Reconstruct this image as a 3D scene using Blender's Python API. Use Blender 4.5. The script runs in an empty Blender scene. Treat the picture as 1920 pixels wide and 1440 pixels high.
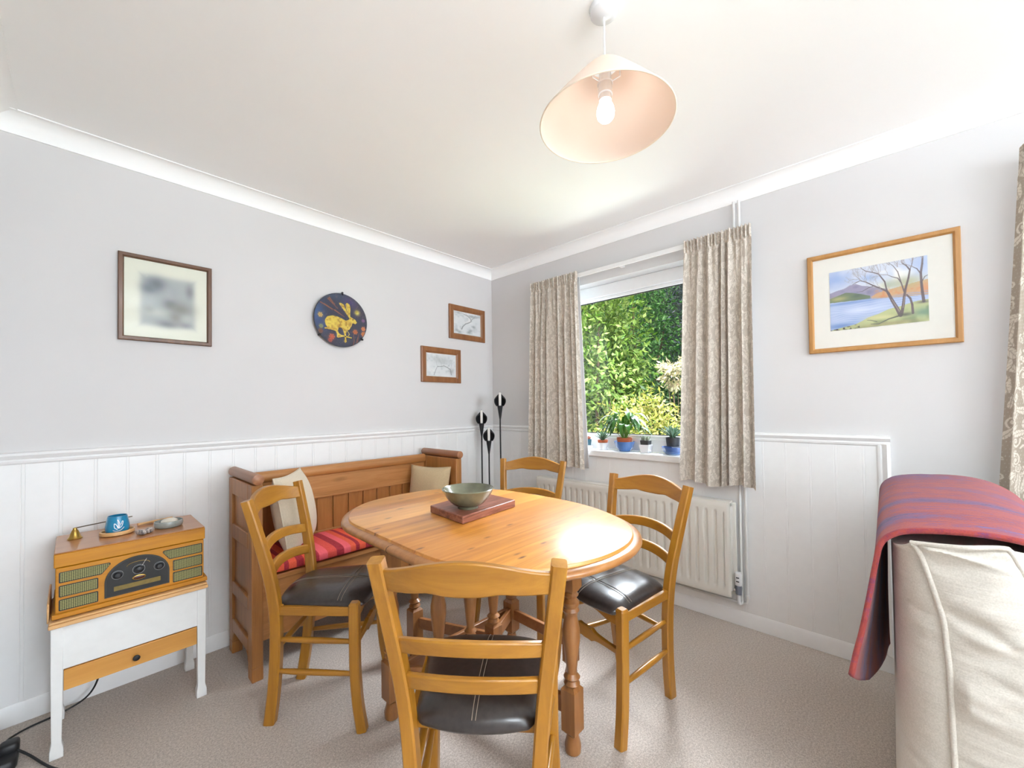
import bpy, math, random
import numpy as np
from math import sin, cos, pi, radians as R
from mathutils import Vector, Matrix

# ------------------------------------------------------------------ camera, light, exposure
S = bpy.context.scene
COL = S.collection
cam_d = bpy.data.cameras.new('camera'); cam = bpy.data.objects.new('camera', cam_d); COL.objects.link(cam)
CAM = Vector((-2.47391, -2.51385, 1.20234))
_y, _p, _r = 0.7461, 0.0170, -0.0135
_f = Vector((cos(_y)*cos(_p), sin(_y)*cos(_p), sin(_p)))
_rt = Vector((sin(_y), -cos(_y), 0)); _up = _rt.cross(_f)
_r2 = cos(_r)*_rt + sin(_r)*_up; _u2 = -sin(_r)*_rt + cos(_r)*_up
cam.matrix_world = Matrix(((_r2.x, _u2.x, -_f.x, CAM.x), (_r2.y, _u2.y, -_f.y, CAM.y), (_r2.z, _u2.z, -_f.z, CAM.z), (0, 0, 0, 1)))
cam_d.sensor_fit = 'HORIZONTAL'; cam_d.sensor_width = 36.0
cam_d.lens = 759.12/1920*36; cam_d.shift_y = 30.1/1920
cam_d.clip_start = 0.02; cam_d.clip_end = 200
S.camera = cam

W = bpy.data.worlds.new('sky'); S.world = W; W.use_nodes = True
_bg = W.node_tree.nodes['Background']
_bg.inputs[0].default_value = (0.80, 0.90, 1.0, 1); _bg.inputs[1].default_value = 2.0

def lamp(name, kind, loc, aim, energy, color, **kw):
    d = bpy.data.lights.new(name, kind); d.energy = energy; d.color = color
    for k, v in kw.items(): setattr(d, k, v)
    o = bpy.data.objects.new(name, d); COL.objects.link(o); o.location = loc
    o.rotation_euler = Vector(aim).to_track_quat('-Z', 'Y').to_euler()
    return o
lamp('sun', 'SUN', (0, 0, 8), (0.50, 0.30, -0.78), 7.0, (1.0, 0.94, 0.82), angle=R(1.0))
# added fill lamps: unseen panels behind the viewer and outside the garden window,
# and two unseen up-pointing discs that wash the ceiling
lamp('added_fill_back', 'AREA', (-1.35, -8.3, 1.25), (0, 1, 0.20), 165, (0.82, 0.915, 1.0), shape='RECTANGLE', size=2.3, size_y=1.8)  # fill panel added behind the viewer, in an assumed opening
lamp('added_fill_side', 'AREA', (-2.97, -5.6, 1.35), (1, 0.25, 0.0), 16, (0.82, 0.915, 1.0), shape='RECTANGLE', size=2.0, size_y=1.5)  # added to brighten the right wall and sofa end from the camera side
lamp('added_fill_up_far', 'AREA', (-2.15, -5.3, 1.75), (-0.05, 0.1, 1), 52, (0.82, 0.915, 1.0), shape='DISK', size=0.5)  # disc added far behind the viewer to lift the ceiling; no fixture there
lamp('added_fill_up_near', 'AREA', (-2.30, -3.35, 2.12), (0, 0, 1), 48, (0.82, 0.915, 1.0), shape='DISK', size=0.35)  # added beside the camera, bounces off the ceiling like a flash; no fixture
lamp('added_fill_sky', 'AREA', (1.75, -1.25, 3.5), (-1, 0, -0.92), 1050, (0.84, 0.92, 1.0), shape='RECTANGLE', size=2.6, size_y=1.7)  # panel added out of view to strengthen sky light through the window
lamp('added_fill_below_sill', 'AREA', (1.35, -1.25, 0.10), (-1, 0, 0.62), 70, (0.95, 0.97, 1.0), shape='RECTANGLE', size=3.0, size_y=1.3)  # added below the sill line to brighten ceiling and window head; no terrace there
S.cycles.max_bounces = 14; S.cycles.diffuse_bounces = 9          # a pale room: let the daylight bounce
S.view_settings.view_transform = 'Standard'; S.view_settings.look = 'None'
S.view_settings.gamma = 1.0; S.view_settings.use_curve_mapping = False
S.view_settings.exposure = 0.24

# ------------------------------------------------------------------ helpers
ORG = {}
def lin(r, g, b):
    def c(v):
        v /= 255.0
        return v/12.92 if v <= 0.04045 else ((v+0.055)/1.055)**2.4
    return (c(r), c(g), c(b))

class MB:
    def __init__(s): s.v = []; s.f = []; s.c = []
    def add(s, vs, fs):
        n = len(s.v); s.v += [tuple(p) for p in vs]; s.f += [tuple(i+n for i in f) for f in fs]
        return n
    def box(s, x0, x1, y0, y1, z0, z1):
        s.add([(x0,y0,z0),(x1,y0,z0),(x1,y1,z0),(x0,y1,z0),(x0,y0,z1),(x1,y0,z1),(x1,y1,z1),(x0,y1,z1)],
              [(0,3,2,1),(4,5,6,7),(0,1,5,4),(1,2,6,5),(2,3,7,6),(3,0,4,7)]); return s
    def sweep(s, path, secs, side=(1,0,0), closed=False, caps=True):
        """secs: one polygon [(a,b)..] or one per path point; a along side, b along tangent x side"""
        P = [Vector(p) for p in path]; n = len(P); side = Vector(side)
        if not isinstance(secs[0][0], (tuple, list)): secs = [secs]*n
        m = len(secs[0]); vs = []
        for i in range(n):
            if closed: t = P[(i+1) % n]-P[i-1]
            else: t = P[min(i+1, n-1)]-P[max(i-1, 0)]
            t.normalize(); u = side-side.dot(t)*t
            if u.length < 1e-4:
                q = Vector((0,1,0)) if abs(side.y) < .9 else Vector((0,0,1)); u = q-q.dot(t)*t
            u.normalize(); w = t.cross(u)
            for a, b in secs[i]: vs.append(P[i]+a*u+b*w)
        fs = []
        for i in range(n if closed else n-1):
            j = (i+1) % n
            for k in range(m):
                l = (k+1) % m
                fs.append((i*m+k, i*m+l, j*m+l, j*m+k))
        if caps and not closed:
            fs.append(tuple(range(m-1, -1, -1))); fs.append(tuple((n-1)*m+k for k in range(m)))
        s.add(vs, fs); return s
    def tube(s, path, r, n=10, closed=False):
        rs = r if isinstance(r, (list, tuple)) else [r]*len(path)
        secs = [[(q*cos(2*pi*k/n), q*sin(2*pi*k/n)) for k in range(n)] for q in rs]
        d = Vector(path[-1])-Vector(path[0])
        if closed: d = Vector((0,0,1)); 
        side = Vector((1,0,0)) if abs(d.normalized().x) < .8 else Vector((0,1,0))
        if closed: side = Vector((0,0,1))
        return s.sweep(path, secs, side, closed)
    def lathe(s, prof, c=(0,0,0), n=24, axis='z', cap=True):
        vs = []; fs = []; m = len(prof)
        for r, z in prof:
            for k in range(n):
                a = 2*pi*k/n; x, y = r*cos(a), r*sin(a)
                p = (x, y, z) if axis == 'z' else ((z, x, y) if axis == 'x' else (x, z, y))
                vs.append((c[0]+p[0], c[1]+p[1], c[2]+p[2]))
        fl = axis == 'y'
        for i in range(m-1):
            for k in range(n):
                l = (k+1) % n
                q = (i*n+k, i*n+l, (i+1)*n+l, (i+1)*n+k)
                fs.append(q[::-1] if fl else q)
        if cap:
            a = tuple(range(n-1, -1, -1)); b = tuple((m-1)*n+k for k in range(n))
            fs += [a[::-1], b[::-1]] if fl else [a, b]
        s.add(vs, fs); return s
    def prism(s, poly, fn, t0, t1):
        n = len(poly)
        vs = [fn(a, b, t0) for a, b in poly]+[fn(a, b, t1) for a, b in poly]
        fs = [tuple(range(n-1, -1, -1)), tuple(range(n, 2*n))]
        fs += [(i, (i+1) % n, n+(i+1) % n, n+i) for i in range(n)]
        s.add(vs, fs); return s
    def grid(s, nu, nv, fn, cu=False, cv=False):
        vs = [fn(i/(nu if cu else nu-1), j/(nv if cv else nv-1)) for j in range(nv) for i in range(nu)]
        fs = []
        for j in range(nv if cv else nv-1):
            for i in range(nu if cu else nu-1):
                a, b = (i+1) % nu, (j+1) % nv
                fs.append((j*nu+i, j*nu+a, b*nu+a, b*nu+i))
        s.add(vs, fs); return s
    def ball(s, c, rx, ry, rz, n=14, e=1.0, e2=1.0):
        sg = lambda v, p: math.copysign(abs(v)**p, v)
        vs = []; fs = []
        for j in range(n+1):
            ph = -pi/2+pi*j/n
            for i in range(2*n):
                th = 2*pi*i/(2*n)
                vs.append((c[0]+rx*sg(cos(ph), e)*sg(cos(th), e2), c[1]+ry*sg(cos(ph), e)*sg(sin(th), e2), c[2]+rz*sg(sin(ph), e)))
        for j in range(n):
            for i in range(2*n):
                k = (i+1) % (2*n); fs.append((j*2*n+i, j*2*n+k, (j+1)*2*n+k, (j+1)*2*n+i))
        s.add(vs, fs); return s
    def xf(s, M, start=0):
        for i in range(start, len(s.v)): s.v[i] = tuple(M @ Vector(s.v[i]))
        return s
    def build(s, name, mat, parent=None, bevel=0, smooth=40, sub=0, colors=None, solid=0, seg=2):
        me = bpy.data.meshes.new(name)
        o3 = ORG.get(parent.name, (0,0,0)) if parent else (0,0,0)
        vs = s.v if o3 == (0,0,0) else [(a-o3[0], b-o3[1], c-o3[2]) for a, b, c in s.v]
        me.from_pydata(vs, [], s.f); me.update()
        me.materials.append(mat)
        if colors is not None:
            at = me.color_attributes.new('Col', 'FLOAT_COLOR', 'POINT')
            c4 = np.ones((len(vs), 4), np.float32); c4[:, :3] = np.asarray(colors, np.float32)[:, :3]
            at.data.foreach_set('color', c4.ravel())
        if smooth:
            me.shade_smooth(); me.set_sharp_from_angle(angle=R(smooth))
        o = bpy.data.objects.new(name, me); COL.objects.link(o)
        if parent: o.parent = parent; ORG[o.name] = o3
        if solid:
            m = o.modifiers.new('thick', 'SOLIDIFY'); m.thickness = solid; m.offset = 0
        if bevel:
            m = o.modifiers.new('bevel', 'BEVEL'); m.width = bevel; m.segments = seg; m.limit_method = 'ANGLE'; m.angle_limit = R(38)
        if sub:
            m = o.modifiers.new('sub', 'SUBSURF'); m.levels = sub; m.render_levels = sub
        return o

def tag(o, label, cat, group=None):
    o['label'] = label; o['category'] = cat
    if group: o['group'] = group
    return o
def thing(name, label, cat, loc=(0,0,0), rotz=0, group=None, local=False):
    o = bpy.data.objects.new(name, None); COL.objects.link(o); o.empty_display_size = .05
    o.location = loc; o.rotation_euler = (0, 0, rotz)
    if not local: ORG[o.name] = tuple(loc)
    return tag(o, label, cat, group)
def struct(o): o['kind'] = 'structure'; return o
def dup(root, loc, rotz, label):
    r = root.copy(); COL.objects.link(r); r.location = loc; r.rotation_euler = (0, 0, rotz); r['label'] = label
    for ch in list(root.children):
        c = ch.copy(); COL.objects.link(c); c.parent = r
        for g in list(ch.children):
            d = g.copy(); COL.objects.link(d); d.parent = c
    return r
def circ(r, n=12): return [(r*cos(2*pi*k/n), r*sin(2*pi*k/n)) for k in range(n)]
def rect(a, b): return [(-a/2,-b/2),(a/2,-b/2),(a/2,b/2),(-a/2,b/2)]
def crom(pts, n=8):
    """smooth path through points"""
    P = [Vector(p) for p in pts]; out = []
    for i in range(len(P)-1):
        p0 = P[max(i-1,0)]; p1 = P[i]; p2 = P[i+1]; p3 = P[min(i+2,len(P)-1)]
        for k in range(n):
            t = k/n
            out.append(.5*((2*p1)+(p2-p0)*t+(2*p0-5*p1+4*p2-p3)*t*t+(3*p1-p0-3*p2+p3)*t**3))
    out.append(P[-1]); return out

# ------------------------------------------------------------------ materials
def new_mat(name):
    m = bpy.data.materials.new(name); m.use_nodes = True
    nt = m.node_tree; b = nt.nodes['Principled BSDF']
    return m, nt, b
def N(nt, kind, **kw):
    n = nt.nodes.new(kind)
    for k, v in kw.items():
        if k in ('operation', 'blend_type', 'data_type', 'attribute_name', 'noise_dimensions', 'feature', 'wave_type', 'bands_direction', 'distance', 'interpolation'): setattr(n, k, v)
    return n
def coords(nt, scale=(1,1,1), kind='Object', rot=(0,0,0)):
    tc = N(nt, 'ShaderNodeTexCoord'); mp = N(nt, 'ShaderNodeMapping')
    mp.inputs['Scale'].default_value = scale; mp.inputs['Rotation'].default_value = rot
    nt.links.new(tc.outputs[kind], mp.inputs['Vector']); return mp.outputs[0]
def noise(nt, vec, scale=5, detail=4, rough=.5, dist=0):
    n = N(nt, 'ShaderNodeTexNoise'); nt.links.new(vec, n.inputs['Vector'])
    n.inputs['Scale'].default_value = scale; n.inputs['Detail'].default_value = detail
    n.inputs['Roughness'].default_value = rough; n.inputs['Distortion'].default_value = dist
    return n.outputs['Fac']
def ramp(nt, fac, stops, interp='LINEAR'):
    r = N(nt, 'ShaderNodeValToRGB'); r.color_ramp.interpolation = interp
    el = r.color_ramp.elements
    while len(el) < len(stops): el.new(.5)
    for e, (p, c) in zip(el, stops): e.position = p; e.color = (*c[:3], 1)
    nt.links.new(fac, r.inputs[0]); return r.outputs[0]
def mixc(nt, fac, a, b, mode='MIX'):
    m = N(nt, 'ShaderNodeMix', data_type='RGBA', blend_type=mode)
    for s_, v in ((0, fac), (6, a), (7, b)):
        if hasattr(v, 'type'): nt.links.new(v, m.inputs[s_])
        else: m.inputs[s_].default_value = v if s_ == 0 else (*v[:3], 1)
    return m.outputs[2]
def bump(nt, b, h, strength=.3, dist=.002):
    n = N(nt, 'ShaderNodeBump'); n.inputs['Strength'].default_value = strength; n.inputs['Distance'].default_value = dist
    nt.links.new(h, n.inputs['Height']); nt.links.new(n.outputs[0], b.inputs['Normal'])
def plain(name, col, rough=.5, metal=0, coat=0, var=.06, nscale=30, bumps=0, sheen=0):
    m, nt, b = new_mat(name); v = coords(nt)
    f = noise(nt, v, nscale, 3)
    lo = tuple(c*(1-var) for c in col); hi = tuple(min(1, c*(1+var)) for c in col)
    nt.links.new(ramp(nt, f, [(.3, lo), (.7, hi)]), b.inputs['Base Color'])
    b.inputs['Roughness'].default_value = rough; b.inputs['Metallic'].default_value = metal
    b.inputs['Coat Weight'].default_value = coat
    if sheen: b.inputs['Sheen Weight'].default_value = sheen
    if bumps: bump(nt, b, f, bumps)
    return m
def wood(name, c0, c1, c2, axis='z', rough=.35, coat=0, scale=1.0, knots=True, rings=9):
    """grain streaks along one axis"""
    m, nt, b = new_mat(name)
    st = {'x': (.9, 14, 14), 'y': (14, .9, 14), 'z': (14, 14, .9)}[axis]
    v = coords(nt, tuple(q*scale for q in st))
    f1 = noise(nt, v, 2.2, 5, .6, .6)
    fine = noise(nt, coords(nt, tuple(q*scale*6 for q in st)), 2.0, 3, .6)
    col = ramp(nt, f1, [(.25, c0), (.5, c1), (.75, c2)])
    col = mixc(nt, .35, col, mixc(nt, fine, c0, c2))
    if knots:
        kv = coords(nt, {'x': (2.2, 7, 7), 'y': (7, 2.2, 7), 'z': (7, 7, 2.2)}[axis])
        vo = N(nt, 'ShaderNodeTexVoronoi'); vo.inputs['Scale'].default_value = .75; nt.links.new(kv, vo.inputs['Vector'])
        kf = ramp(nt, vo.outputs['Distance'], [(.03, (1,1,1)), (.13, (0,0,0))])
        col = mixc(nt, kf, col, tuple(q*.35 for q in c0))
    nt.links.new(col, b.inputs['Base Color'])
    b.inputs['Roughness'].default_value = rough
    b.inputs['Coat Weight'].default_value = coat; b.inputs['Coat Roughness'].default_value = .12
    bump(nt, b, fine, .08, .001)
    return m
def attr_mat(name, rough=.6, coat=0, bumpsc=0, bstr=.2, trans=0):
    m, nt, b = new_mat(name)
    a = N(nt, 'ShaderNodeAttribute', attribute_name='Col')
    nt.links.new(a.outputs['Color'], b.inputs['Base Color'])
    b.inputs['Roughness'].default_value = rough; b.inputs['Coat Weight'].default_value = coat; b.inputs['Coat Roughness'].default_value = .03
    if bumpsc: bump(nt, b, noise(nt, coords(nt), bumpsc, 2), bstr)
    if trans:
        t = N(nt, 'ShaderNodeBsdfTranslucent'); nt.links.new(a.outputs['Color'], t.inputs['Color'])
        mx = N(nt, 'ShaderNodeMixShader'); mx.inputs[0].default_value = trans
        nt.links.new(b.outputs[0], mx.inputs[1]); nt.links.new(t.outputs[0], mx.inputs[2])
        nt.links.new(mx.outputs[0], nt.nodes['Material Output'].inputs['Surface'])
    return m
M = {}
M['wall'] = plain('wall_paint', (.665, .655, .655), .85, var=.012, nscale=3)
M['ceil'] = plain('ceiling_paint', (.94, .945, .94), .9, var=.01, nscale=2)
M['white'] = plain('white_gloss_paint', (.84, .84, .84), .38, var=.01)
M['upvc'] = plain('white_plastic_frame', (.84, .85, .86), .3, var=.01)
M['beech_x'] = wood('beech_across', lin(134,84,17), lin(158,105,26), lin(178,126,42), 'x', .33, .15, knots=False)
M['beech_z'] = wood('beech_upright', lin(134,84,17), lin(158,105,26), lin(178,126,42), 'z', .33, .15, knots=False)
M['beech_y'] = wood('beech_lengthwise', lin(134,84,17), lin(158,105,26), lin(178,126,42), 'y', .33, .15, knots=False)
M['settle_x'] = wood('old_pine_long', lin(136,86,42), lin(174,116,62), lin(198,144,88), 'x', .42, .1)
M['settle_z'] = wood('old_pine_upright', lin(124,76,34), lin(160,104,50), lin(184,128,70), 'z', .42, .1)
M['settle_y'] = wood('old_pine_arm', lin(118,72,42), lin(146,94,60), lin(168,118,80), 'y', .45, .1)
M['tleg'] = wood('turned_pine', lin(106,64,30), lin(140,90,46), lin(164,112,62), 'z', .35, .2, knots=False)
M['trail'] = wood('table_rail_pine', lin(110,66,32), lin(142,90,48), lin(160,106,60), 'x', .4, .1, knots=False)
M['tedge'] = wood('table_edge_pine', lin(128,80,38), lin(160,104,52), lin(184,128,70), 'x', .3, .3)
M['light_wood'] = wood('light_wood', lin(196,146,92), lin(214,168,112), lin(226,184,132), 'x', .4, .1, knots=False)
M['drawer_wood'] = wood('drawer_oak', lin(176,118,48), lin(200,142,66), lin(214,160,84), 'x', .4, .1, knots=False, scale=.6)
M['radio_front'] = wood('radio_veneer', lin(158,98,1), lin(186,121,1), lin(200,135,3), 'x', .5, 0, knots=False)
M['radio_top'] = wood('radio_top_veneer', lin(150,96,56), lin(176,118,72), lin(190,134,88), 'x', .3, .3, knots=False)
M['oakframe'] = wood('oak_frame', lin(156,108,54), lin(174,124,66), lin(188,140,80), 'z', .45, 0, knots=False)
M['darkframe'] = wood('dark_walnut_frame', lin(70,44,30), lin(98,64,42), lin(122,84,54), 'z', .4, .1, knots=False)
M['tanframe'] = wood('tan_wood_frame', lin(112,68,34), lin(138,88,48), lin(156,106,64), 'z', .4, .1, knots=False)
M['paintwood'] = plain('white_painted_wood', (.76, .76, .75), .45, var=.02)
M['cream'] = plain('cream_enamel', (.72, .70, .65), .35, var=.01)
M['pipe'] = plain('painted_pipe', (.72, .72, .71), .35, var=.02)
M['chrome'] = plain('chrome', (.7, .7, .7), .2, 1, var=.05)
M['iron'] = plain('black_iron', (.018, .018, .02), .55, .3, var=.2, bumps=.1)
M['wax'] = plain('white_wax', (.82, .80, .76), .5, var=.02)
M['brass'] = plain('brass', lin(186,150,78), .28, 1, var=.08)
M['black'] = plain('black_plastic', (.012, .012, .014), .45, var=.2)
M['greyplastic'] = plain('grey_blue_plastic', (.12, .13, .16), .4, var=.05)
M['linen'] = plain('linen_fabric', lin(205,190,166), .9, var=.07, nscale=220, bumps=.25, sheen=.2)
M['linen2'] = plain('sand_linen', lin(190,168,132), .9, var=.08, nscale=200, bumps=.25, sheen=.2)
def loose_cover():
    m, nt, b = new_mat('beige_loose_cover')
    f = noise(nt, coords(nt), 320, 2); g = noise(nt, coords(nt, (2.5, 2.5, 46)), 1.0, 3, .5, 0)
    nt.links.new(ramp(nt, f, [(.3, lin(200,193,182)), (.7, lin(216,209,199))]), b.inputs['Base Color'])
    b.inputs['Roughness'].default_value = .95; b.inputs['Sheen Weight'].default_value = .2
    h = mixc(nt, .06, g, f); bump(nt, b, h, .35, .010); return m
M['sofa'] = loose_cover()
M['glassblue'] = plain('blue_glass', lin(30,128,170), .12, coat=.6, var=.05)
M['glaze'] = plain('grey_green_glaze', lin(104,104,84), .22, coat=.5, var=.3, nscale=14)
M['dish'] = plain('silver_grey_glaze', lin(150,156,152), .25, coat=.4, var=.2, nscale=18)
M['soap'] = plain('pale_shell', lin(226,218,204), .5, var=.05)
M['terra'] = plain('terracotta', lin(180,96,60), .85, var=.12)
M['bluepot'] = plain('blue_glaze', lin(84,126,190), .15, coat=.6, var=.1, nscale=20)
M['bluedark'] = plain('dark_blue_glaze', lin(70,104,168), .15, coat=.6, var=.15)
M['bluelight'] = plain('pale_blue_glaze', lin(150,184,226), .15, coat=.6, var=.08)
M['teal'] = plain('teal_pot', lin(44,86,100), .3, coat=.3, var=.1)
M['whitepot'] = plain('white_ceramic', (.80, .81, .83), .2, coat=.4, var=.01)
M['blackpot'] = plain('black_pot', (.03, .032, .034), .5, var=.1)
M['soil'] = plain('potting_soil', (.03, .02, .014), 1, var=.5, nscale=120, bumps=.6)
M['leaf_dark'] = plain('dark_leaf', lin(58,112,34), .35, var=.3, nscale=25)
M['leaf_grey'] = plain('grey_green_leaf', lin(96,126,100), .5, var=.2, nscale=25)
M['leaf_red'] = plain('red_green_leaf', lin(168,100,76), .5, var=.4, nscale=40)
M['mount'] = plain('cream_mount', (.73, .72, .67), .7, var=.01)
M['cable'] = plain('black_cable', (.015, .015, .016), .5, var=.1)
M['leather'] = plain('dark_brown_leather', (.030, .023, .021), .30, coat=.15, var=.25, nscale=60, bumps=.12)
M['stitch'] = plain('pale_thread', lin(150,136,120), .8)
M['foliage'] = attr_mat('leaves', .6, trans=.35)
M['bark'] = plain('bark', lin(92,72,56), .95, var=.3, nscale=20, bumps=.5)
M['grass'] = plain('lawn', lin(78,120,38), .95, var=.4, nscale=40, bumps=.4)
M['paint'] = attr_mat('painted_surface', .55)
M['print'] = attr_mat('print_under_glass', .5, coat=.35)
M['fabric'] = attr_mat('woven_pattern', .9, bumpsc=600, bstr=.15, trans=.12)
M['glazed'] = attr_mat('enamel_picture', .25, coat=.5)
# special materials
def carpet():
    m, nt, b = new_mat('brown_carpet'); v = coords(nt)
    f = noise(nt, v, 290, 4, .9); g = noise(nt, v, 2.2, 3); h = noise(nt, v, 420, 2)
    c = ramp(nt, f, [(.40, (.16,.132,.115)), (.5, (.52,.445,.385)), (.60, (.88,.79,.73))])
    f2 = noise(nt, v, 135, 3, .85)
    c = mixc(nt, .5, c, ramp(nt, f2, [(.38, (.17,.14,.122)), (.5, (.50,.43,.375)), (.62, (.86,.78,.72))]))
    c = mixc(nt, .2, c, ramp(nt, h, [(.35, (.18,.14,.105)), (.65, (.62,.53,.45))]))
    c = mixc(nt, .18, c, ramp(nt, g, [(.35, (.48,.39,.32)), (.65, (.64,.56,.49))]))
    nt.links.new(c, b.inputs['Base Color']); b.inputs['Roughness'].default_value = .97
    b.inputs['Sheen Weight'].default_value = .25
    bump(nt, b, f, .45, .004); return m
M['carpet'] = carpet()
def tabletop():
    m, nt, b = new_mat('varnished_pine_boards')
    tc = N(nt, 'ShaderNodeTexCoord'); sp = N(nt, 'ShaderNodeSeparateXYZ'); nt.links.new(tc.outputs['Object'], sp.inputs[0])
    q = N(nt, 'ShaderNodeMath', operation='MULTIPLY'); nt.links.new(sp.outputs['Y'], q.inputs[0]); q.inputs[1].default_value = 10.5
    fl = N(nt, 'ShaderNodeMath', operation='FLOOR'); nt.links.new(q.outputs[0], fl.inputs[0])
    wn = N(nt, 'ShaderNodeTexWhiteNoise', noise_dimensions='1D'); nt.links.new(fl.outputs[0], wn.inputs['W'])
    off = N(nt, 'ShaderNodeVectorMath', operation='MULTIPLY_ADD')
    nt.links.new(wn.outputs['Color'], off.inputs[0]); off.inputs[1].default_value = (3,0,5); nt.links.new(tc.outputs['Object'], off.inputs[2])
    mp = N(nt, 'ShaderNodeMapping'); mp.inputs['Scale'].default_value = (1.1, 15, 15); nt.links.new(off.outputs[0], mp.inputs[0])
    f = noise(nt, mp.outputs[0], 1.6, 5, .6, .8)
    c = ramp(nt, f, [(.30, lin(150,84,20)), (.5, lin(200,132,48)), (.68, lin(224,162,78))])
    tint = ramp(nt, wn.outputs['Value'], [(0, lin(166,96,26)), (.5, lin(206,140,54)), (1, lin(226,170,88))])
    c = mixc(nt, .45, c, tint)
    fr = N(nt, 'ShaderNodeMath', operation='FRACT'); nt.links.new(q.outputs[0], fr.inputs[0])
    seam = ramp(nt, fr.outputs[0], [(0, (1,1,1)), (.025, (0,0,0)), (.985, (0,0,0)), (1, (1,1,1))])
    mp2 = N(nt, 'ShaderNodeMapping'); mp2.inputs['Scale'].default_value = (5.5, 16, 1); nt.links.new(off.outputs[0], mp2.inputs[0])
    vo = N(nt, 'ShaderNodeTexVoronoi'); vo.inputs['Scale'].default_value = 1.15; nt.links.new(mp2.outputs[0], vo.inputs['Vector'])
    kn = ramp(nt, vo.outputs['Distance'], [(.05, (1,1,1)), (.15, (0,0,0))])
    c = mixc(nt, kn, c, lin(104,56,22))
    sm = N(nt, 'ShaderNodeMath', operation='MULTIPLY'); nt.links.new(seam, sm.inputs[0]); sm.inputs[1].default_value = .35
    c = mixc(nt, sm.outputs[0], c, lin(130,82,38))
    nt.links.new(c, b.inputs['Base Color'])
    b.inputs['Roughness'].default_value = .34; b.inputs['Coat Weight'].default_value = .55; b.inputs['Coat Roughness'].default_value = .28; b.inputs['Coat IOR'].default_value = 1.6
    bump(nt, b, f, .05, .002); return m
M['tabletop'] = tabletop()
def throw_mat():
    m, nt, b = new_mat('striped_wool'); v = coords(nt, (5.2, .75, .75))
    f = noise(nt, v, 1.35, 3, .55, .3); g = noise(nt, coords(nt, (60, 14, 14)), 2, 3); h = noise(nt, coords(nt), 260, 2)
    w = mixc(nt, .3, f, g); w = mixc(nt, .12, w, h)
    c = ramp(nt, w, [(.34, lin(62,42,84)), (.42, lin(104,66,110)), (.48, lin(130,50,64)), (.54, lin(154,62,52)), (.60, lin(120,56,88)), (.68, lin(94,80,138))])
    nt.links.new(c, b.inputs['Base Color']); b.inputs['Roughness'].default_value = .95; b.inputs['Sheen Weight'].default_value = .12
    bump(nt, b, h, .4, .003); return m
M['throw'] = throw_mat()
def stripes():
    m, nt, b = new_mat('red_striped_cotton')
    tc = N(nt, 'ShaderNodeTexCoord'); sp = N(nt, 'ShaderNodeSeparateXYZ'); nt.links.new(tc.outputs['Object'], sp.inputs[0])
    q = N(nt, 'ShaderNodeMath', operation='MULTIPLY_ADD'); nt.links.new(sp.outputs['X'], q.inputs[0]); q.inputs[1].default_value = 2.9; q.inputs[2].default_value = 10.1
    fr = N(nt, 'ShaderNodeMath', operation='FRACT'); nt.links.new(q.outputs[0], fr.inputs[0])
    dk, or_, pk, co = lin(150,14,42), lin(222,84,52), lin(228,92,104), lin(210,70,60)
    c = ramp(nt, fr.outputs[0], [(0, dk), (.09, or_), (.20, dk), (.30, pk), (.42, co), (.55, dk), (.66, pk), (.76, or_), (.84, dk), (.90, or_)], 'CONSTANT')
    h = noise(nt, coords(nt, (1, 1, 1)), 160, 3)
    c = mixc(nt, .12, c, ramp(nt, h, [(.3, lin(120,10,30)), (.7, lin(240,130,110))]))
    nt.links.new(c, b.inputs['Base Color']); b.inputs['Roughness'].default_value = .9; bump(nt, b, h, .2, .002); return m
M['stripes'] = stripes()
def grille():
    m, nt, b = new_mat('speaker_cloth')
    w1 = N(nt, 'ShaderNodeTexChecker'); w1.inputs['Scale'].default_value = 260
    nt.links.new(coords(nt, (1,1,1), 'Object', (0, R(45), 0)), w1.inputs['Vector'])
    w1.inputs['Color1'].default_value = (*lin(150,146,96), 1); w1.inputs['Color2'].default_value = (*lin(70,72,40), 1)
    nt.links.new(w1.outputs['Color'], b.inputs['Base Color']); b.inputs['Roughness'].default_value = .7; return m
M['grille'] = grille()
def pane():
    m, nt, b = new_mat('window_glass')
    t = N(nt, 'ShaderNodeBsdfTransparent'); g = N(nt, 'ShaderNodeBsdfGlossy'); g.inputs['Roughness'].default_value = .02
    fz = N(nt, 'ShaderNodeFresnel'); fz.inputs['IOR'].default_value = 1.18
    mx = N(nt, 'ShaderNodeMixShader'); nt.links.new(fz.outputs[0], mx.inputs[0]); nt.links.new(t.outputs[0], mx.inputs[1]); nt.links.new(g.outputs[0], mx.inputs[2])
    nt.links.new(mx.outputs[0], nt.nodes['Material Output'].inputs['Surface']); return m
M['pane'] = pane()
def emis(name, col, st):
    m, nt, b = new_mat(name); b.inputs['Emission Color'].default_value = (*col, 1); b.inputs['Emission Strength'].default_value = st
    b.inputs['Base Color'].default_value = (.8,.8,.8,1); return m
M['bulb'] = emis('lit_bulb', (.92,.96,1.0), 9)
def shade():
    m, nt, b = new_mat('peach_cream_shade')
    b.inputs['Base Color'].default_value = (*lin(244,232,220), 1); b.inputs['Roughness'].default_value = .7
    t = N(nt, 'ShaderNodeBsdfTranslucent'); t.inputs['Color'].default_value = (*lin(250,218,178), 1)
    mx = N(nt, 'ShaderNodeMixShader'); mx.inputs[0].default_value = .22
    nt.links.new(b.outputs[0], mx.inputs[1]); nt.links.new(t.outputs[0], mx.inputs[2]); nt.links.new(mx.outputs[0], nt.nodes['Material Output'].inputs['Surface'])
    f = noise(nt, coords(nt), 90, 2); bump(nt, b, f, .03); return m
M['shade'] = shade()

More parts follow.
